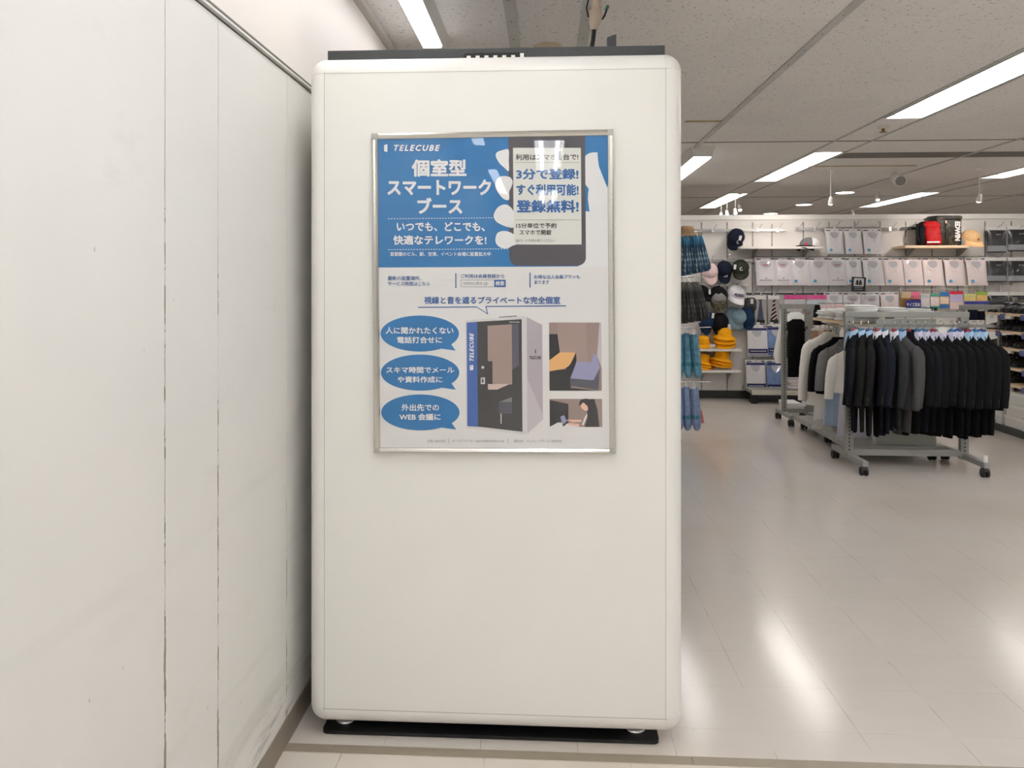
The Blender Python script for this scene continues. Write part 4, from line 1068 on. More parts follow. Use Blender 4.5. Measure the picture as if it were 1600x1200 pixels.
# school clothes in the narrow rack
sx0, sx1 = at(1230, 500, Y=8.99).x, at(1257, 500, Y=8.99).x
xc, hw = (sx0 + sx1) / 2, (sx1 - sx0) / 2
t = thing('school_blouse', 'white blouse over black skirt hanging at the top of the narrow rack', 'school clothes', (xc, 8.99, 1.16), 0, 'school clothes on the narrow rack')
q = MB(); q.ell([(0, 0, 0, hw * .5, .02), (0, 0, -.03, hw * .95, .035), (0, 0, -.12, hw, .04)], 16, p=3); sub(q, 'blouse', WHC, t)
q = MB(); q.ell([(0, 0, -.07, hw * .6, .05), (0, 0, -.1, hw * 1.0, .052), (0, 0, -.172, hw * 1.0, .05)], 16, p=3); sub(q, 'skirt', BK, t)
q = MB(); q.tube([(0, 0, -.01), (0, .03, .0), (0, .035, .02)], .004, 6); sub(q, 'hanger', HOOKM, t)
t = thing('school_trousers', 'black school trousers hanging below the cross bar of the narrow rack', 'school clothes', (xc, 8.98, .985), 0, 'school clothes on the narrow rack')
q = MB()
for s in (-1, 1): q.ell([(s * hw * .48, 0, 0, hw * .5, .022), (s * hw * .5, 0, -.25, hw * .49, .026), (s * hw * .5, 0, -.5, hw * .48, .028)], 14, p=4)
sub(q, 'trouser_legs', BK, t)
q = MB(); q.box((-hw, -.026, -.02), (hw, .026, .004)); sub(q, 'waistband', BK, t)
t = thing('school_shirt', 'white sleeve of a shirt hanging on the aisle side of the narrow rack', 'school clothes', (at(1216, 500, Y=9.2).x, 9.2, 1.13), 0, 'school clothes on the narrow rack')
q = MB(); q.ell([(.06, 0, 0, .012, .05), (.03, 0, -.2, .03, .06), (.0, 0, -.42, .045, .06), (.02, 0, -.52, .05, .05)], 14, p=3); sub(q, 'sleeve', WHC, t)
q = MB(); q.ell([(.07, -.02, -.2, .01, .045), (.06, -.02, -.36, .03, .06), (.07, -.02, -.46, .034, .05)], 12, p=3); sub(q, 'dark_panel', NB, t)
q = MB(); q.box((.03, -.03, -.75), (.085, -.025, -.61)); sub(q, 'label_card', TAGW, t)
q = MB(); q.box((.03, -.024, -.61), (.085, .0, -.5)); sub(q, 'lower_sleeve', BK, t)
folded('folded_tee', 'pale pink folded shirts on the plinth below the school trousers', at(1230, 600, Y=10.45).x, at(1258, 600, Y=10.45).x + .1, 10.38, 10.62, .173, .16, cloth('pale pink cotton', (206, 198, 200), vary=.04), None)
a, b = at(1229, 643, Y=9.4), at(1252, 629, Y=9.4)
t = thing('white_box', 'white storage box on the floor behind the narrow rack', 'box', ((a.x + b.x) / 2, 9.55, 0))
w = (b.x - a.x) / 2
q = MB(); q.box((-w, -.15, 0), (w, .15, .13)); sub(q, 'box_body', SHB[0], t)
q = MB(); q.box((-w - .004, -.154, .118), (w + .004, .154, .15)); sub(q, 'lid', SHB[1], t)
# ------------------------------------------------------------------ caps and hats on the wall
def cap(label, px, py, wpx, crown, brim=None, tilt=42, yaw=0, roll=0, off=.17, tagc=None, front=None, name='cap', button=True, mark=None, brim_len=.42, deep=.72, loc=None):
    p = loc or wp(px, py, off)
    s = wpx * WM
    t = thing(name, label, 'cap', p, group='caps on the merchandise wall', rot=(R(tilt), R(roll), R(yaw)))
    brim = brim or crown
    prof = [(math.cos(q) ** .75, math.sin(q)) for q in (math.pi / 2 * i / 8 for i in range(8))] + [(.02, 1.0)]
    q = MB(); n = 24; rings = []
    for r, z in prof:
        ring = []
        for j in range(n):
            a = 2 * math.pi * j / n
            rr = .5 * s * r * (1 + .012 * math.cos(6 * a))
            ring.append((rr * math.cos(a), rr * 1.12 * math.sin(a), z * deep * s * .62))
        rings.append(ring)
    mi = 0
    q.loft(rings)
    if front is not None:                # a front panel of another colour covers the forward third
        for i in range(len(q.f)):
            if i < 7 * n and 12 <= i % n < 24 and 2 <= (i % n) - 12 <= 9: q.mi[i] = 1
    c = sub(q, 'crown', [crown, front or crown], t)
    if button:
        q = MB(); q.lathe([(.03 * s, 0), (.026 * s, .012 * s), (.0, .018 * s)], 10, (0, 0, deep * s * .62 - .004)); sub(q, 'button', crown, c)
    q = MB()
    def br(u, v):
        a = R(-158 + 136 * u)
        r0x, r0y = .49 * s * math.cos(a), .55 * s * math.sin(a)
        ext = brim_len * s * v * (math.sin(math.pi * u) ** .55)
        return (r0x * (1 + .02 * v), r0y - ext, .01 * s - .1 * s * v * v - .16 * s * (abs(u - .5) * 2) ** 2 * v)
    q.grid(br, 14, 5); b = len(q.v)
    q.grid(lambda u, v: (br(u, v)[0], br(u, v)[1], br(u, v)[2] - .025 * s), 14, 5)
    q.grid(lambda u, v: (br(u, 1)[0], br(u, 1)[1], br(u, 1)[2] - .025 * s * v), 14, 1); sub(q, 'brim', brim, t)
    if tagc:
        q = MB(); x, z = tagc; q.box((x * s - .016, -.5 * s - .03, z * s - .03), (x * s + .016, -.5 * s - .027, z * s + .03)); q.xf(Matrix.Rotation(R(-tilt), 4, 'X')); sub(q, 'price_tag', TAGW, t)
    if mark: mark(t, s)
    return t
def face(s, u, v, lift=.004, deep=.72):
    'a point on the crown front: u across (-1..1), v up (0..1)'
    a = R(-90 + 55 * u); q = math.pi / 2 * v
    r = .5 * s * math.cos(q) ** .75 * 1.0
    return Vector((r * math.cos(a), r * 1.12 * math.sin(a) - lift, math.sin(q) * deep * s * .62 + lift * v))
def lettering(body, m, u0, u1, v0, v1, **kw):
    def f(t, s):
        q = MB(); q.text(body, lambda x, y: face(s, x, y), (u0, v0, u1, v1), **kw); sub(q, 'embroidery', m, t)
    return f
NAVY, PINK, OLIVE = cloth('navy cotton', (28, 34, 52)), cloth('pale pink cotton twill', (236, 208, 206), vary=.04), camo('olive camouflage', ((44, 50, 34), (60, 64, 46), (34, 36, 30)), 38)
BLK, GRY, WHT = cloth('black cotton', (22, 22, 24)), cloth('heather grey', (148, 146, 146), vary=.08), cloth('white twill', (234, 232, 236), vary=.02)
DENIM, CAMO, TAN = cloth('pale blue denim', (138, 164, 178), vary=.12), camo('brown camouflage', ((96, 88, 62), (60, 58, 42), (40, 36, 32)), 34), cloth('tan cotton', (214, 176, 130), vary=.08)
YEL = cloth('yellow cotton', (250, 174, 20), .7, .06); PRU = cloth('dark blue denim', (30, 54, 82), vary=.15)
INKW, INKN = mat('white embroidery', (228, 228, 228), .7), mat('navy embroidery', (46, 40, 108), .7)
def three_bars(t, s):
    q = MB()
    for u0, v in ((-.26, .12), (-.08, .2), (.1, .28)):
        for a, b in ((u0, u0 + .15),):
            q.flat([face(s, a + .05, .08), face(s, b + .05, .08), face(s, b - .02, v + .1), face(s, a - .02 + .02, v + .04)])
    sub(q, 'embroidery', INKW, t)
def stitched_mark(t, s):
    q = MB()
    for i in range(10):
        u = -.6 + i * .122; q.flat([face(s, u, .26), face(s, u + .085, .26), face(s, u + .085, .36), face(s, u, .36)])
    e = sub(q, 'embroidery', BLACK_PLASTIC, t)
    q = MB(); q.flat([face(s, .0, .1), face(s, .26, .1), face(s, .26, .2), face(s, .0, .2)]); sub(q, 'flag_patch', mat('red patch', (170, 60, 60), .7), e)
def dot(m, u, v, r):
    def f(t, s):
        q = MB(); c = face(s, u, v, .005); q.flat([c + Vector((r * math.cos(a * .63), 0, r * math.sin(a * .63))) for a in range(10)]); sub(q, 'embroidery', m, t)
    return f
cap('navy cap hanging by itself on the top rail beside the white shelf', 1150, 371, 26, NAVY, tilt=62, yaw=-24, roll=14, brim_len=.3, tagc=(.38, .02), mark=lettering('C', INKW, .5, .75, .2, .5, bold=.06))
cap('pale pink cap half hidden by the blue umbrella', 1110, 424, 24, PINK, tilt=55, yaw=-12, roll=-6)
cap('navy cap with a white triangle of bars, between pink and olive caps', 1132, 421, 25, NAVY, tilt=62, yaw=8, roll=8, tagc=(.4, .2), mark=three_bars)
cap('dark olive camouflage cap with a white letter, under the white shelf', 1157, 419, 26, OLIVE, tilt=40, yaw=-14, roll=-4, mark=lettering('C', INKW, -.12, .3, .32, .62, bold=.08))
cap('black cap with a white price tag beside the grey umbrellas', 1096, 457, 24, BLK, tilt=30, yaw=30, tagc=(.12, .05))
cap('grey front trucker cap with camouflage brim', 1122, 462, 28, BLK, CAMO, tilt=58, yaw=-6, roll=-4, front=GRY, mark=stitched_mark)
cap('white cap with navy lettering on the front', 1150, 459, 27, WHT, tilt=34, yaw=12, roll=7, mark=lettering('ADIDAS', INKN, -.75, .75, .2, .46, bold=.06))
cap('dark blue cap hanging under the grey umbrellas with a tan price tag', 1105, 500, 24, PRU, tilt=80, yaw=20, roll=6, tagc=(.0, .3))
cap('black cap hanging between the dark blue cap and pale blue bucket hat', 1125, 503, 26, BLK, tilt=78, yaw=8, roll=-8, tagc=(.3, -.3))
cap('dark blue denim cap behind the pale blue bucket hat', 1166, 493, 24, PRU, tilt=70, yaw=-20, roll=-14, off=.1)
cap('grey and white cap lying on the white shelf', 1268, 380, 30, WHT, BLK, tilt=-4, yaw=-62, off=.2, front=cloth('mid grey nylon', (120, 122, 124)), loc=Vector((wp(1266, 380, .19).x, YB - .19, S1.location.z + .022)), mark=dot(mat('pink swing tag', (214, 60, 92), .5), .5, .05, .03))
cap('tan cap standing on the beech shelf beside the camouflage backpack', 1519, 372, 28, TAN, cloth('peach cotton', (236, 190, 140), vary=.04), tilt=24, yaw=10, loc=Vector((wp(1517, 372, .25).x, YB - .25, S2.location.z + .1)), mark=dot(mat('brown mark', (110, 70, 50), .6), .05, .25, .012), brim_len=.4)
def bucket_hat(label, loc, s, m, rot=(0, 0, 0), grp='caps on the merchandise wall', tagged=False):
    t = thing('bucket_hat', label, 'hat', loc, group=grp, rot=rot)
    q = MB(); q.lathe([(.3 * s, .02 * s), (.29 * s, .2 * s), (.265 * s, .33 * s), (.2 * s, .385 * s), (0.0, .395 * s)], 26, sx=1, sy=1.08); sub(q, 'crown', m, t)
    q = MB(); q.lathe([(.3 * s, .035 * s), (.4 * s, -.02 * s), (.5 * s, -.085 * s), (.495 * s, -.095 * s), (.39 * s, -.035 * s), (.29 * s, .015 * s)], 26, sx=1, sy=1.08, caps=False); sub(q, 'brim', m, t)
    if tagged:
        q = MB(); q.box((.24 * s, -.52 * s, -.02 * s), (.5 * s, -.515 * s, .16 * s)); sub(q, 'price_tag', TAGW, t)
    return t
bucket_hat('pale blue denim bucket hat hanging with its crown facing out', wp(1151, 497, .12), .3, DENIM, (R(66), R(0), R(24)))
z = S3.location.z + .014; z4 = S4.location.z + .014
bucket_hat('single yellow school hat with a white tag on the upper shelf', (wp(1099, 540, .2).x, YB - .2, z + .057), .24, YEL, (R(16), 0, 0), 'yellow school hats', True)
for i in range(3):
    bucket_hat(f'yellow school hat, {["lowest", "middle", "topmost"][i]} of the stack beside the single hat on the upper shelf', (wp(1132, 540, .19).x, YB - .19, z + .062 + .046 * i), .28, YEL, (R(14 - 3 * i), R(-5), .5 * i), 'yellow school hats')
for i in range(3):
    bucket_hat(f'yellow school hat, {["lowest", "middle", "topmost"][i]} of the stack by the umbrellas on the lower shelf', (wp(1098, 570, .19).x, YB - .19, z4 + .046 + .026 * i), .25, YEL, (R(8), R(8), .4 * i), 'yellow school hats')
for i in range(3):
    bucket_hat(f'yellow school hat, {["lowest", "middle", "topmost"][i]} of the stack on the clear bags of the lower shelf', (wp(1127, 570, .19).x, YB - .19, z4 + .085 + .024 * i), .28, YEL, (R(10), R(4), .6 * i), 'yellow school hats')
q = MB(); q.grid(lambda u, v: (wp(1114, 575, .3).x + .24 * u, YB - .3 + .24 * v, z4 + .002 + .05 * math.sin(math.pi * u) ** .5 * math.sin(math.pi * v) ** .5 * (1 + .2 * math.sin(20 * u + 13 * v))), 16, 12)
tag(q.build('clear_bag', FILM), 'flat clear plastic bag under the yellow hats on the lower shelf', 'bag')
# backpacks on the beech shelf
zb = S2.location.z + .0155
a, b = wp(1435, 392, .24), wp(1470, 346, .24)
t = thing('backpack', 'red and black backpack on the beech shelf', 'backpack', ((a.x + b.x) / 2, YB - .2, zb), R(-14), 'backpacks on the beech shelf')
w, h = (b.x - a.x) / 2, b.z - zb
REDN, BLKN = cloth('red nylon', (178, 30, 34), .55, .25), cloth('black nylon', (24, 24, 30), .5)
q = MB(); q.ell([(0, 0, 0.0, w * .92, .1), (0, 0, .03, w, .115), (0, 0, h * .7, w * .98, .11), (0, .01, h * .93, w * .85, .09), (0, .01, h, w * .6, .06)], 22, p=4); sub(q, 'body', BLKN, t)
q = MB(); q.ell([(.03, -.08, .09, w * .62, .06), (.03, -.085, .13, w * .66, .07), (.03, -.08, h * .72, w * .62, .06), (.03, -.06, h * .84, w * .5, .04)], 18, p=4); sub(q, 'front_pocket', REDN, t)
q = MB(); q.ell([(.04, -.1, .012, w * .64, .05), (.04, -.105, .05, w * .66, .065), (.04, -.1, .13, w * .62, .055)], 18, p=4); k_ = sub(q, 'lower_pocket', REDN, t)
q = MB(); q.box((.04 - w * .6, -.172, .03), (.04 + w * .45, -.168, .048)); sub(q, 'reflective_strip', TAGW, k_)
q = MB(); q.ell([(.03, -.02, h * .78, w * .8, .09), (.02, -.02, h * .9, w * .75, .09), (.02, -.0, h * 1.01, w * .5, .06)], 18, p=4); sub(q, 'top_flap', REDN, t)
q = MB(); q.tube([(-w * .98, -.05, h * .9), (-w * 1.06, -.1, h * .5), (-w * .9, -.1, .06)], .012, 8); sub(q, 'shoulder_strap', BLKN, t)
a, b = wp(1457, 392, .22), wp(1501, 337, .22)
t = thing('backpack', 'tall dark camouflage box backpack with white lettering on the beech shelf', 'backpack', ((a.x + b.x) / 2 + .005, YB - .15, zb), R(5), 'backpacks on the beech shelf')
w, h = (b.x - a.x) / 2, b.z - zb
DCAM = camo('dark camouflage nylon', ((38, 34, 31), (52, 46, 38), (78, 76, 58)), 15, .5)
q = MB(); q.ell([(0, 0, 0, w * .97, .1), (0, 0, .02, w, .115), (0, 0, h * .9, w * .98, .112), (0, 0, h * .93, w * .95, .1)], 26, p=7); sub(q, 'body', DCAM, t)
q = MB(); q.ell([(0, 0, h * .88, w * 1.03, .122), (0, 0, h * .97, w * 1.04, .122), (0, 0, h, w * .98, .11)], 26, p=7); sub(q, 'top_lid', DCAM, t)
q = MB(); q.tube([(-w * .3, -.118, h * .8), (-w * .3, -.118, .05)], .005, 6); z_ = sub(q, 'zipper', BLKN, t)
q = MB(); q.box((-w * .34, -.126, h * .74), (-w * .24, -.12, h * .83)); sub(q, 'zip_pull', mat('pale pull tab', (240, 200, 180), .5), z_)
q = MB(); q.text('EDWIN', lambda x, y: Vector((w * .58 + (y - .5) * w * .4, -.1195, h * .8 - x * h * .64)), (0, 0, 1, 1), bold=.1); sub(q, 'lettering', TAGW, t, 'white printed lettering')
q = MB(); q.tube([(w * 1.0, .0, h * .6), (w * 1.12, .02, h * .4), (w * 1.0, .0, h * .16)], .012, 8); sub(q, 'side_strap', BLKN, t)

# ------------------------------------------------------------------ packed shirts
CARD = mat('white hanger card', (236, 234, 232), .5, vary=.01); MARK = mat('dark print', (52, 48, 52), .6); REDP = mat('crimson print', (176, 40, 84), .6)
SHIRTM = mat('white shirt in film', (228, 226, 230), .3, vary=.02, coat=.6); SHIRT_LIT = mat('spot-lit white shirt in film', (236, 224, 224), .3, vary=.02, coat=.6); COLLIN = mat('collar inside', (186, 186, 194), .5, vary=.03, coat=.6)  # second shirt tone has the warm spotlight glow put into its colour
STICK = mat('sky blue sticker', (84, 166, 214), .4); CREASE = mat('collar crease', (150, 146, 150), .6); NAVB = mat('navy band', (36, 40, 92), .5, vary=.05)
BLUS = mat('blue shirt in film', (120, 146, 192), .35, vary=.12, scale=20, coat=.6)
def body_mesh(w, h, skew, bulge, z0, taper=.0):
    q = MB()
    fn = lambda u, v: ((u - .5) * w * (1 + taper * (1 - v)) + skew * (1 - v), -.012 - bulge * (max(0, math.sin(math.pi * u)) ** .4) * (max(0, math.sin(math.pi * (v * .96 + .02))) ** .4) - .02 * (1 - v), z0 - h * (1 - v))
    q.grid(fn, 10, 10)
    q.add([fn(0, 0), fn(1, 0), fn(1, 1), fn(0, 1)], [(3, 2, 1, 0)])
    return q, fn
def shirt_pack(label, px0, py0, px1, py1, kind, skew=0.0, m=None, grp='packed shirts on the merchandise wall', rz=0.0, off=.07):
    a, b = wp(px0, py1, off), wp(px1, py0, off)
    w, h = b.x - a.x, b.z - a.z
    t = thing('shirt_pack', label, 'packed shirt', ((a.x + b.x) / 2 - skew / 2, YB - off, b.z), 0, grp, rot=(0, rz, 0))
    q = MB(); q.box((-w * .52, -.006, -.055), (w * .5, .0, 0), 0)
    q.box((-w * .44, -.0075, -.03), (-w * .2, -.006, -.018), 1); q.box((w * .3, -.0075, -.026), (w * .46, -.006, -.014), 1); q.box((w * .02, -.0075, -.024), (w * .08, -.006, -.018), 1)
    q.tube([(.0, .002, -.01), (.01, .03, .012), (.01, .06, .02)], .004, 6, 0)
    c = sub(q, 'hanger_card', [CARD, MARK], t)
    bd, fn = body_mesh(w * .97, h - .03, skew, .03, -.03)
    o = sub(bd, 'shirt_body', m or SHIRTM, t)
    P = lambda u, v, l=.004: Vector(fn(u, v)) + Vector((0, -l, 0))
    q = MB(); n = 12
    wide = .33 if kind == 'mark' else .25
    cu = .5 if kind == 'mark' else .46
    q.flat([P(cu + wide * .95 * math.copysign(abs(math.cos(R(180 * i / n))) ** .6, math.cos(R(180 * i / n))), .84 + .1 * math.sin(R(180 * i / n)) ** .7) for i in range(n + 1)] + [P(cu - wide * .75, .74), P(cu - wide * .3, .69), P(cu, .665), P(cu + wide * .3, .69), P(cu + wide * .75, .74)], 0)
    for s_ in (-1, 1): q.flat([P(cu, .6, .006), P(cu + s_ * .012, .585, .006), P(cu + s_ * .12, .485, .006), P(cu + s_ * .09, .5, .006)], 1)
    cl = sub(q, 'collar', [COLLIN, CREASE], t)
    for s in (-1, 1):
        q = MB(); q.prism([P(cu + s * wide * .98, .84, .005), P(cu + s * wide * 1.15, .72, .005), P(cu + s * wide * .5, .57, .005), P(cu + s * .005, .61, .005), P(cu + s * wide * .6, .7, .005)], (0, -.005, 0)); sub(q, 'collar_leaf', m or SHIRTM, cl)
    if kind == 'dot':
        q = MB(); q.flat([P(.2 + .085 * math.cos(i * .45), .17 + .06 * math.sin(i * .45), .008) for i in range(14)], 0); sub(q, 'sticker', STICK, t)
    elif kind == 'mark':
        q = MB()
        for i in (-1, 0, 1): q.flat([P(.5 + i * .1 + .04 * math.cos(j * .785), .79 + .025 * math.sin(j * .785), .008) for j in range(8)], 0)
        for i in range(8): q.flat([P(.18 + i * .085, .19, .006), P(.23 + i * .085, .19, .006), P(.23 + i * .085, .215, .006), P(.18 + i * .085, .215, .006)], 1)
        q.flat([P(.47, .26, .006), P(.52, .26, .006), P(.52, .3, .006), P(.47, .3, .006)], 1); sub(q, 'print', [REDP, MARK], t)
    elif kind == 'band':
        q = MB()
        for v0, v1 in ((.1, .26), (.04, .065), (.9, .985)): q.grid(lambda u, v: P(.02 + .96 * u, v0 + (v1 - v0) * v, .005), 8, 2, 0)
        for i in range(9): q.flat([P(.1 + .09 * i, .165, .008), P(.16 + .09 * i, .165, .008), P(.16 + .09 * i, .195, .008), P(.1 + .09 * i, .195, .008)], 1)
        sub(q, 'printed_band', [NAVB, CARD], t)
    return t
for i, (x0, x1) in enumerate(((1290, 1317), (1319, 1346), (1348, 1378))):
    shirt_pack(f'packed white shirt, {["first", "second", "third"][i]} in the top row over the long shirt row', x0, 357, x1, 397, 'dot', .02)
B = ((1180, 1210, 'mark', 1), (1208, 1236, 'mark', 1), (1234, 1266, 'dot', 0), (1264, 1295, 'dot', 0), (1292, 1321, 'mark', 0), (1320, 1346, 'dot', 0), (1348, 1380, 'dot', 0), (1380, 1411, 'dot', 1), (1411, 1441, 'dot', 1), (1441, 1473, 'dot', 1), (1475, 1506, 'dot', 1), (1509, 1541, 'dot', 1))
for i, (x0, x1, kd, pk) in enumerate(B):
    shirt_pack(f'packed white shirt, {ORD[i]} from the caps in the long middle row', x0, 402, x1, 446, kd, .025 if kd == 'dot' else .01, SHIRT_LIT if pk and kd == 'dot' else None)
for i, (x0, x1, kd) in enumerate(((1288, 1317, 'plain'), (1317, 1345, 'mark'), (1345, 1374, 'mark'), (1375, 1404, 'plain'))):
    shirt_pack(f'packed white shirt, {ORD[i]} from the ties in the lowest row', x0, 456, x1, 498, kd, .01, SHIRT_LIT if i == 3 else None)
for lab, q_ in (('white packed shirt with navy band hanging below the spotted tie', (1167, 508, 1199, 556, None)), ('blue packed shirt with navy band hanging below the striped tie', (1198, 507, 1228, 555, BLUS)),
               ('white packed shirt with navy band just above the plinth', (1165, 562, 1196, 610, None)), ('blue packed shirt with navy band just above the plinth', (1197, 562, 1228, 612, BLUS))):
    shirt_pack(lab, q_[0], q_[1], q_[2], q_[3], 'band', .01, q_[4], 'navy banded shirts', off=.12)
# black trouser packs
BKF = mat('black cloth in film', (34, 35, 40), .35, vary=.3, scale=14, coat=.8); GBAND = mat('grey paper band', (150, 154, 162), .6)
def black_pack(lab, px0, py0, px1, py1, full=True, skew=.0):
    a, b = wp(px0, py1, .07), wp(px1, py0, .07); w, h = b.x - a.x, b.z - a.z
    t = thing('trouser_pack', lab, 'clothing pack', ((a.x + b.x) / 2, YB - .07, b.z), 0, 'black packs on the merchandise wall')
    q = MB(); q.box((-w * .52, -.006, -.05), (w * .52, 0, 0)); q.tube([(0, 0, -.01), (.015, .05, .02)], .004, 6); sub(q, 'hanger_card', CARD, t)
    bd, fn = body_mesh(w * .96, h - .045, skew, .03, -.045); sub(bd, 'cloth', BKF, t)
    P = lambda u, v, l=.005: Vector(fn(u, v)) + Vector((0, -l, 0))
    if full:
        q = MB(); q.grid(lambda u, v: P(u, .06 + .25 * v), 6, 3); sub(q, 'paper_band', GBAND, t)
    q = MB()
    for i in (-1, 0, 1): q.flat([P(.55 + i * .09 + .035 * math.cos(j * .785), .8 + .035 * math.sin(j * .785), .006) for j in range(8)])
    sub(q, 'print', GBAND, t)
black_pack('black packed trousers with grey band, upper row beside the tan cap', 1540, 354, 1571, 395)
black_pack('black packed trousers with grey band, upper row at the picture edge', 1574, 353, 1610, 393, skew=-.02)
black_pack('black packed trousers with grey band, lower row beside the last white shirt', 1540, 402, 1572, 441)
black_pack('black packed trousers with grey band, lower row at the picture edge', 1575, 402, 1608, 441, skew=-.02)
black_pack('glossy black pack behind the top shoe shelf, beside the yellow packs', 1541, 456, 1574, 476, False)
black_pack('glossy black pack behind the top shoe shelf at the picture edge', 1576, 456, 1610, 476, False)
# small packs on the wire rack and the pink header packs
def small_pack(lab, px0, py0, px1, py1, cols, off=.08, mark=None, cat='small pack', grp='small packs on the wire rack', name='accessory_pack'):
    a, b = wp(px0, py1, off), wp(px1, py0, off); w, h = (b.x - a.x) / 2, b.z - a.z
    t = thing(name, lab, cat, ((a.x + b.x) / 2, YB - off, a.z), 0, grp)
    q = MB(); q.ell([(0, -.01, .0, w, .006), (0, -.012, h * .5, w * .97, .016), (0, -.01, h, w, .005)], 12, p=6); sub(q, 'pouch', mat('pouch %02x%02x%02x' % cols[0], cols[0], .35, coat=.5), t)
    z1 = h
    for i, (c, f0, f1) in enumerate(cols[1:]):
        q = MB(); q.box((-w * .98, -.032, h * f0), (w * .98, -.027, h * f1)); sub(q, ('header_card', 'printed_panel', 'base_band', 'emblem')[i], mat('card %02x%02x%02x' % c, c, .5, vary=.1, scale=30), t)
    if mark:
        q = MB(); q.text(mark, lambda x, y: Vector((x * w, -.0335, y * h)), (-.86, .3, .86, .72), bold=.05); sub(q, 'lettering', TAGW, t)
    q = MB(); q.tube([(0, 0, h - .006), (0, .03, h + .015)], .003, 5); sub(q, 'hang_tab', CARD, t)
    return t
small_pack('pink header pack of white socks behind the narrow rack', 1224, 461, 1258, 478, ((222, 220, 220), ((216, 74, 146), .62, 1), ((200, 200, 204), .12, .5)), grp='pink header packs')
small_pack('pink header pack of white socks beside the lowest shirts', 1259, 461, 1291, 478, ((206, 206, 210), ((228, 92, 160), .62, 1), ((190, 208, 214), .12, .5)), grp='pink header packs')
small_pack('brown and pink stocking pack beside the blue sign', 1407, 456, 1422, 480, ((176, 130, 60), ((212, 190, 150), .6, 1), ((158, 108, 40), .1, .55)))
small_pack('rose pink stocking pack behind the blue sign', 1422, 456, 1436, 478, ((222, 120, 130), ((240, 120, 160), .7, 1), ((90, 50, 46), .2, .5)))
small_pack('pale blue paper pack right of the blue sign', 1437, 461, 1451, 482, ((220, 222, 226), ((206, 216, 226), .82, 1), ((226, 218, 220), .18, .8), ((176, 196, 212), 0, .13)))
small_pack('green topped paper pack among the small packs', 1452, 459, 1466, 482, ((232, 222, 218), ((70, 156, 128), .84, 1), ((236, 222, 218), .18, .8), ((60, 146, 118), 0, .16)))
small_pack('cream pack with blue base and blue header card', 1467, 456, 1481, 482, ((238, 214, 178), ((52, 120, 188), .74, 1), ((240, 214, 190), .28, .7), ((48, 100, 160), 0, .25)))
small_pack('tall red topped pack with lilac panel', 1482, 455, 1503, 484, ((232, 214, 216), ((214, 40, 66), .84, 1), ((196, 190, 222), .44, .82), ((238, 214, 206), .05, .4)))
small_pack('yellow green card pack nearer the red topped pack', 1504, 459, 1523, 470, ((216, 220, 150), ((224, 226, 150), .6, 1), ((240, 220, 140), .05, .55)))
small_pack('bright green and orange card pack nearer the shoes', 1524, 456, 1541, 470, ((238, 196, 120), ((146, 190, 70), .68, 1), ((244, 204, 130), .05, .62)))
small_pack('white and blue strip card under the yellow packs', 1505, 470, 1545, 476, ((222, 216, 216), ((56, 62, 150), .1, .9)), off=.1)
def sign(name, lab, px0, py0, px1, py1, m, off, body=None, box=(-.86, .3, .86, .72), rz=0, extra=None):
    a, b = wp(px0, py1, off), wp(px1, py0, off); w, h = (b.x - a.x) / 2, b.z - a.z
    t = thing(name, lab, 'sign', ((a.x + b.x) / 2, YB - off, a.z), rot=(0, rz, 0))
    q = MB(); q.box((-w, -.003, 0), (w, .003, h)); sub(q, 'board', m, t)
    if body:
        q = MB(); q.text(body, lambda x, y: Vector((x * w, -.0036, y * h)), box, bold=.05); sub(q, 'lettering', TAGW, t)
    if extra: extra(t, w, h)
    q = MB(); q.box((-.006, .002, h * .4), (.006, off - .002 if off < .3 else .1, h * .4 + .012)); sub(q, 'holder', GREY_METAL, t)
    return t
sign('size_sign', 'dark blue card sign with white Japanese lettering among the small packs', 1415, 469, 1439, 482, mat('dark blue card', (44, 50, 140), .5), .16, 'サイズ見本', (-.88, .22, .88, .7))
def jacket_icon(t, w, h):
    q = MB(); q.flat([(x * w, -.0036, h * (.36 + .56 * z)) for x, z in [(math.copysign(.62, cx) + .1 * math.cos(R(q_)), (.9 if sz else .1) + .1 * math.sin(R(q_))) for cx, sz, q0 in ((1, 1, 0), (-1, 1, 90), (-1, 0, 180), (1, 0, 270)) for q_ in (q0, q0 + 45, q0 + 90)]]); ic = sub(q, 'icon_ground', mat('pale grey print', (206, 206, 204), .5), t)
    q = MB()
    q.flat([(x * w, -.0045, h * (.36 + .56 * z)) for x, z in ((-.16, .86), (-.34, .74), (-.5, .16), (-.36, .14), (-.3, .4), (-.3, .12), (-.03, .12), (-.03, .5))]); q.flat([(-x * w, -.0045, h * (.36 + .56 * z)) for x, z in ((-.16, .86), (-.03, .5), (-.03, .12), (-.3, .12), (-.3, .4), (-.36, .14), (-.5, .16), (-.34, .74))])
    sub(q, 'jacket_icon', mat('icon black', (34, 36, 36), .5), ic)
    q = MB()
    for z, n_ in ((.23, 6), (.1, 9)):
        for i in range(n_): q.box(((-.6 + 1.2 * i / n_) * w, -.0042, h * z), ((-.6 + 1.2 * (i + .6) / n_) * w, -.003, h * (z + .06)))
    sub(q, 'small_print', GBAND, t)
sign('formal_sign', 'black card sign with a jacket picture standing over the lowest shirts', 1330, 433, 1352, 455, mat('black card', (36, 40, 40), .5), .2, rz=R(3), extra=jacket_icon)
def paper(lab, px0, py0, px1, py1, m):
    def ex(t, w, h):
        q = MB()
        for j in range(4):
            for i in range(7): q.box((w * (-.8 + i * .23), -.0042, h * (.15 + .2 * j)), (w * (-.8 + i * .23 + .15), -.003, h * (.21 + .2 * j)))
        sub(q, 'small_print', GBAND, t)
    sign('notice_card', lab, px0, py0, px1, py1, m, .03, extra=ex)
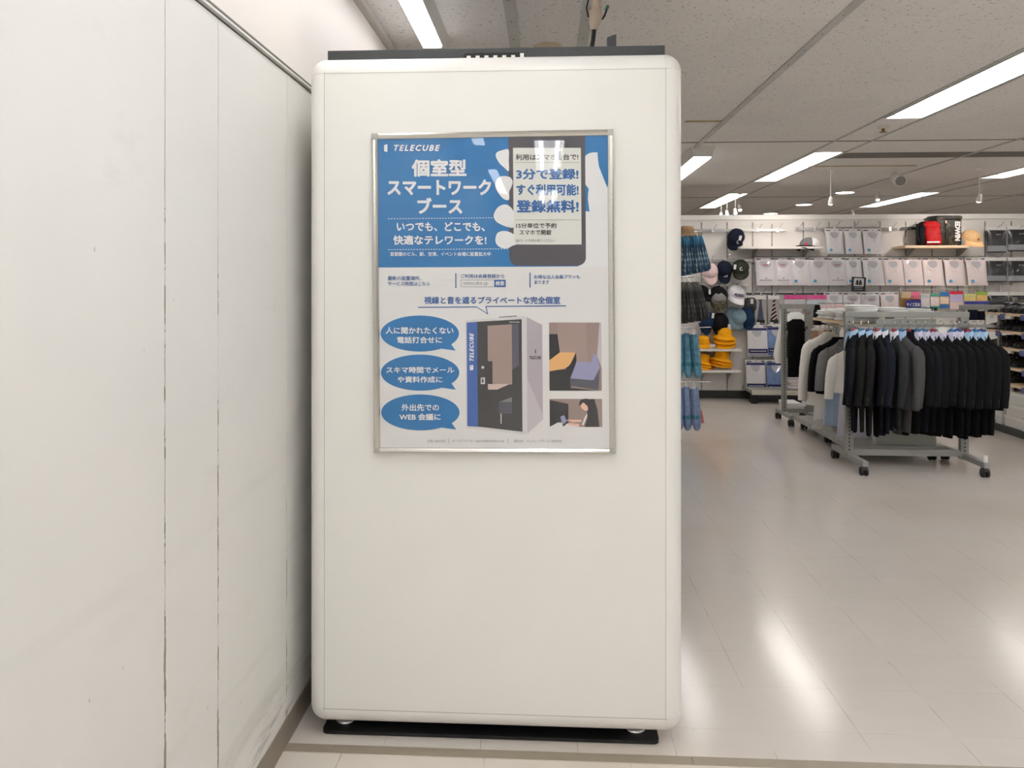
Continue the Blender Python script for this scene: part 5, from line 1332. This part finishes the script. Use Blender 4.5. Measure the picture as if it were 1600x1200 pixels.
paper('pale notice card below the fifth shirt of the long row', 1296, 447, 1320, 456, mat('pale notice', (206, 206, 206), .5))
paper('pinkish notice card below the black trouser packs', 1562, 446, 1582, 456, mat('pink notice', (226, 212, 212), .5))
# ties and pouch
def tie(lab, px, py0, py1, m):
    p = wp(px, py0, .08); h = p.z - wp(px, py1, .08).z
    t = thing('tie_pack', lab, 'tie', p, 0, 'ties on the merchandise wall')
    q = MB(); q.box((-.068, -.004, -.045), (.068, .0, .0)); q.tube([(0, .0, -.01), (0, .0, .012), (.015, .02, .03), (.01, .03, .03)], .005, 6); sub(q, 'hanger_card', CARD, t)
    q = MB(); q.prism([(-.022, -.008, -.05), (.022, -.008, -.05), (.012, -.014, -.085), (.045, -.014, -h + .03), (-.045, -.014, -h + .03), (-.012, -.014, -.085)], (0, .008, 0)); b = sub(q, 'tie_blade', m, t)
    q = MB(); q.box((-.05, -.022, -h + .02), (.05, -.015, -h + .06)); sub(q, 'paper_band', BLACK_PLASTIC, t)
    q = MB(); q.box((-.07, -.003, -h), (.07, -.0, -.045)); sub(q, 'backing_sheet', mat('clear grey sleeve', (176, 172, 170), .25, coat=.6), t)
    q = MB(); q.box((-.055, -.026, -h - .012), (-.012, -.022, -h + .03)); sub(q, 'price_tag', TAGW, t)
k = Nodes('striped silk'); X, Y, Z = k.xyz()
f = k.math('FRACT', k.math('DIVIDE', k.math('SUBTRACT', Z, k.math('MULTIPLY', X, .75)), .05))
k.put(k.b.inputs['Base Color'], k.mix(k.math('LESS_THAN', f, .34), lin((58, 30, 34)), lin((214, 196, 190)))); k.b.inputs['Roughness'].default_value = .5; STRIPE = k.m
k = Nodes('spotted silk'); X, Y, Z = k.xyz(); v = k.math('MULTIPLY', k.math('SINE', k.math('MULTIPLY', X, 250.0)), k.math('SINE', k.math('MULTIPLY', Z, 250.0)))
k.put(k.b.inputs['Base Color'], k.mix(k.math('GREATER_THAN', v, .45), lin((26, 30, 58)), lin((142, 150, 176)))); k.b.inputs['Roughness'].default_value = .5; SPOT = k.m
tie('navy spotted tie in a hanging sleeve', 1188, 462, 507, SPOT)
tie('maroon striped tie in a hanging sleeve', 1209, 462, 507, STRIPE)
p = wp(1172, 462, .09)
t = thing('patterned_pouch', 'black and grey patterned pouch hanging beside the ties', 'pouch', p, 0)
q = MB(); q.ell([(0, 0, -.02, .06, .01), (0, -.01, -.08, .075, .03), (0, -.01, -.17, .072, .028), (0, 0, -.18, .066, .01)], 16, p=5); sub(q, 'pouch_body', mat('scribbled nylon', (58, 58, 60), .6, vary=.9, scale=45), t)
q = MB(); q.box((-.065, -.012, -.035), (.065, .0, .0)); sub(q, 'hanger_card', CARD, t)
q = MB(); q.box((-.005, -.046, -.1), (.03, -.043, -.04)); sub(q, 'price_tag', TAGW, t)
q = MB(); q.tube([(0, 0, -.005), (.01, .03, .02)], .004, 6); sub(q, 'hook_loop', BLACK_PLASTIC, t)

# ------------------------------------------------------------------ umbrella stand behind the booth
UY = 7.9
t = thing('umbrella_stand', 'umbrella display stand mostly hidden behind the booth edge', 'display stand', (1.14, UY, 0))
q = MB(); q.lathe([(.11, 0), (.11, .02), (.04, .04)], 24); sub(q, 'base', DARK_METAL, t)
q = MB(); q.cyl((0, 0, .03), (0, 0, 2.1), .018); sub(q, 'pole', GREY_METAL, t)
U_ROWS = [(366, 433, 'plaid'), (436, 505, 'grey'), (515, 590, 'teal'), (600, 673, 'pale')]
for py0, _, _ in U_ROWS:
    z = at(1075, py0, Y=UY).z + .012
    q = MB(); q.tube([(0, 0, z), (.38, 0, z + .012)], .006, 8); q.tube([(0, 0, z), (-.3, 0, z + .012)], .006, 8); sub(q, 'arm', CHROME, t)
def plaid(name, a, b, c, s=(.035, .035, .05)):
    k = Nodes(name); X, Y, Z = k.xyz()
    base = k.mix(k.ramp(Z, -.12, -.03), lin(a), lin(b))
    f = k.math('FRACT', k.math('DIVIDE', Z, s[2])); nz = k.noise(60.0, k.coord((1, 1, .12)), 2.0)
    k.put(k.b.inputs['Base Color'], k.mix(k.math('MULTIPLY', k.math('ADD', .35, k.math('MULTIPLY', .65, k.math('LESS_THAN', f, .45))), k.ramp(nz, .48, .56)), base, lin(c))); k.b.inputs['Roughness'].default_value = .55
    return k.m
UM = {'plaid': plaid('blue plaid nylon', (36, 74, 104), (70, 160, 214), (160, 188, 202)), 'grey': plaid('grey plaid nylon', (46, 48, 48), (132, 132, 124), (86, 88, 84)), 'teal': mat('teal mottled nylon', (94, 150, 176), .5, vary=.35, scale=22), 'pale': mat('pale blue nylon', (132, 152, 190), .5, vary=.15, scale=26)}
BAND = mat('teal strap', (52, 128, 140), .5); WOODH = mat('beige handle', (200, 172, 140), .5)
def umbrella(lab, px, py0, py1, kind, tilt, yo=0.0, band=False):
    p = at(px, py0, Y=UY - .05 + yo); h = p.z - at(px, py1, Y=UY - .05 + yo).z
    t = thing('umbrella', lab, 'umbrella', p, 0, 'folded umbrellas on the stand', rot=(0, R(-tilt), 0))
    q = MB()
    if kind in ('plaid', 'grey'):
        q.lathe([(.012, -.02), (.022, -.03), (.03, -h * .3), (.038, -h * .6), (.046, -h * .88), (.04, -h * .96), (.02, -h)], 32, lobes=8, amp=.22)
    else:
        q.lathe([(.02, -.02), (.032, -.04), (.034, -h * .4), (.036, -h * .7), (.036, -h * .86), (.026, -h * .96), (.01, -h)], 32, lobes=6, amp=.14)
    sub(q, 'canopy', UM[kind], t)
    if band:
        q = MB(); q.lathe([(.039, -h * .66), (.04, -h * .68), (.04, -h * .72), (.039, -h * .74)], 20, caps=False); sub(q, 'strap', BAND, t)
    q = MB(); q.cyl((0, 0, -.025), (0, 0, .012), .008, n=10); q.tube([(0, 0, .005), (0, .02, .022), (0, .045, .01)], .003, 6); sub(q, 'handle', WOODH if kind == 'plaid' else WHITE_METAL, t)
    return t
for i, px in enumerate((1056, 1063, 1070, 1077, 1085, 1092)):
    umbrella(f'blue plaid folded umbrella, {ORD[5 - i]} from the wall side in the top row', px, 366 - i * .3, 433 - i * 1.6, 'plaid', 1 + i * 1.8, .02 * (i % 2))
for i, px in enumerate((1058, 1066, 1074, 1082, 1088)):
    umbrella(f'dark grey plaid folded umbrella, {ORD[4 - i]} from the wall side in the second row', px, 437, 507 - i * 1.5, 'grey', 1 + i * 2.6, .02 * (i % 2))
for i, px in enumerate((1060, 1072, 1084)):
    umbrella(f'teal folded umbrella, {ORD[2 - i]} from the wall side in the third row', px, 517, 591, 'teal', 1 + i * 2, .02 * (i % 2), True)
for i, px in enumerate((1060, 1072, 1085)):
    umbrella(f'pale blue folded umbrella, {ORD[2 - i]} from the wall side in the lowest row', px, 601, 673, 'pale', 1 + i * 1.2, .02 * (i % 2), True)
for py in (519, 604):
    p = at(1084, py, Y=UY - .1)
    tag(MB().box((p.x - .017, p.y - .002, p.z - .022), (p.x + .017, p.y + .002, p.z + .02)).build('price_tag_card', TAGW), {519: 'white price tag at the top of the teal umbrellas', 604: 'white price tag at the top of the pale blue umbrellas'}[py], 'tag')
p = at(1094, 641, Y=UY)
q = MB(); q.box((-.014, -.004, -.12), (.014, .004, 0)); o = q.build('pink_strap', mat('coral strap', (196, 108, 108), .5), loc=p, rot=(0, R(-12), 0)); tag(o, 'coral strap hanging beside the lowest pale blue umbrellas', 'strap')
p = at(1074, 361, Y=UY - .06)
t = thing('sun_hat', 'beige hat resting on top of the blue plaid umbrellas', 'hat', p, rot=(R(10), R(0), 0))
q = MB(); q.lathe([(.062, -.02), (.062, .02), (.05, .045), (0, .05)], 22); sub(q, 'crown', cloth('beige felt', (190, 158, 126)), t)
q = MB(); q.lathe([(.06, -.018), (.088, -.03), (.086, -.035), (.06, -.025)], 22, caps=False); sub(q, 'brim', cloth('beige felt', (190, 158, 126)), t)
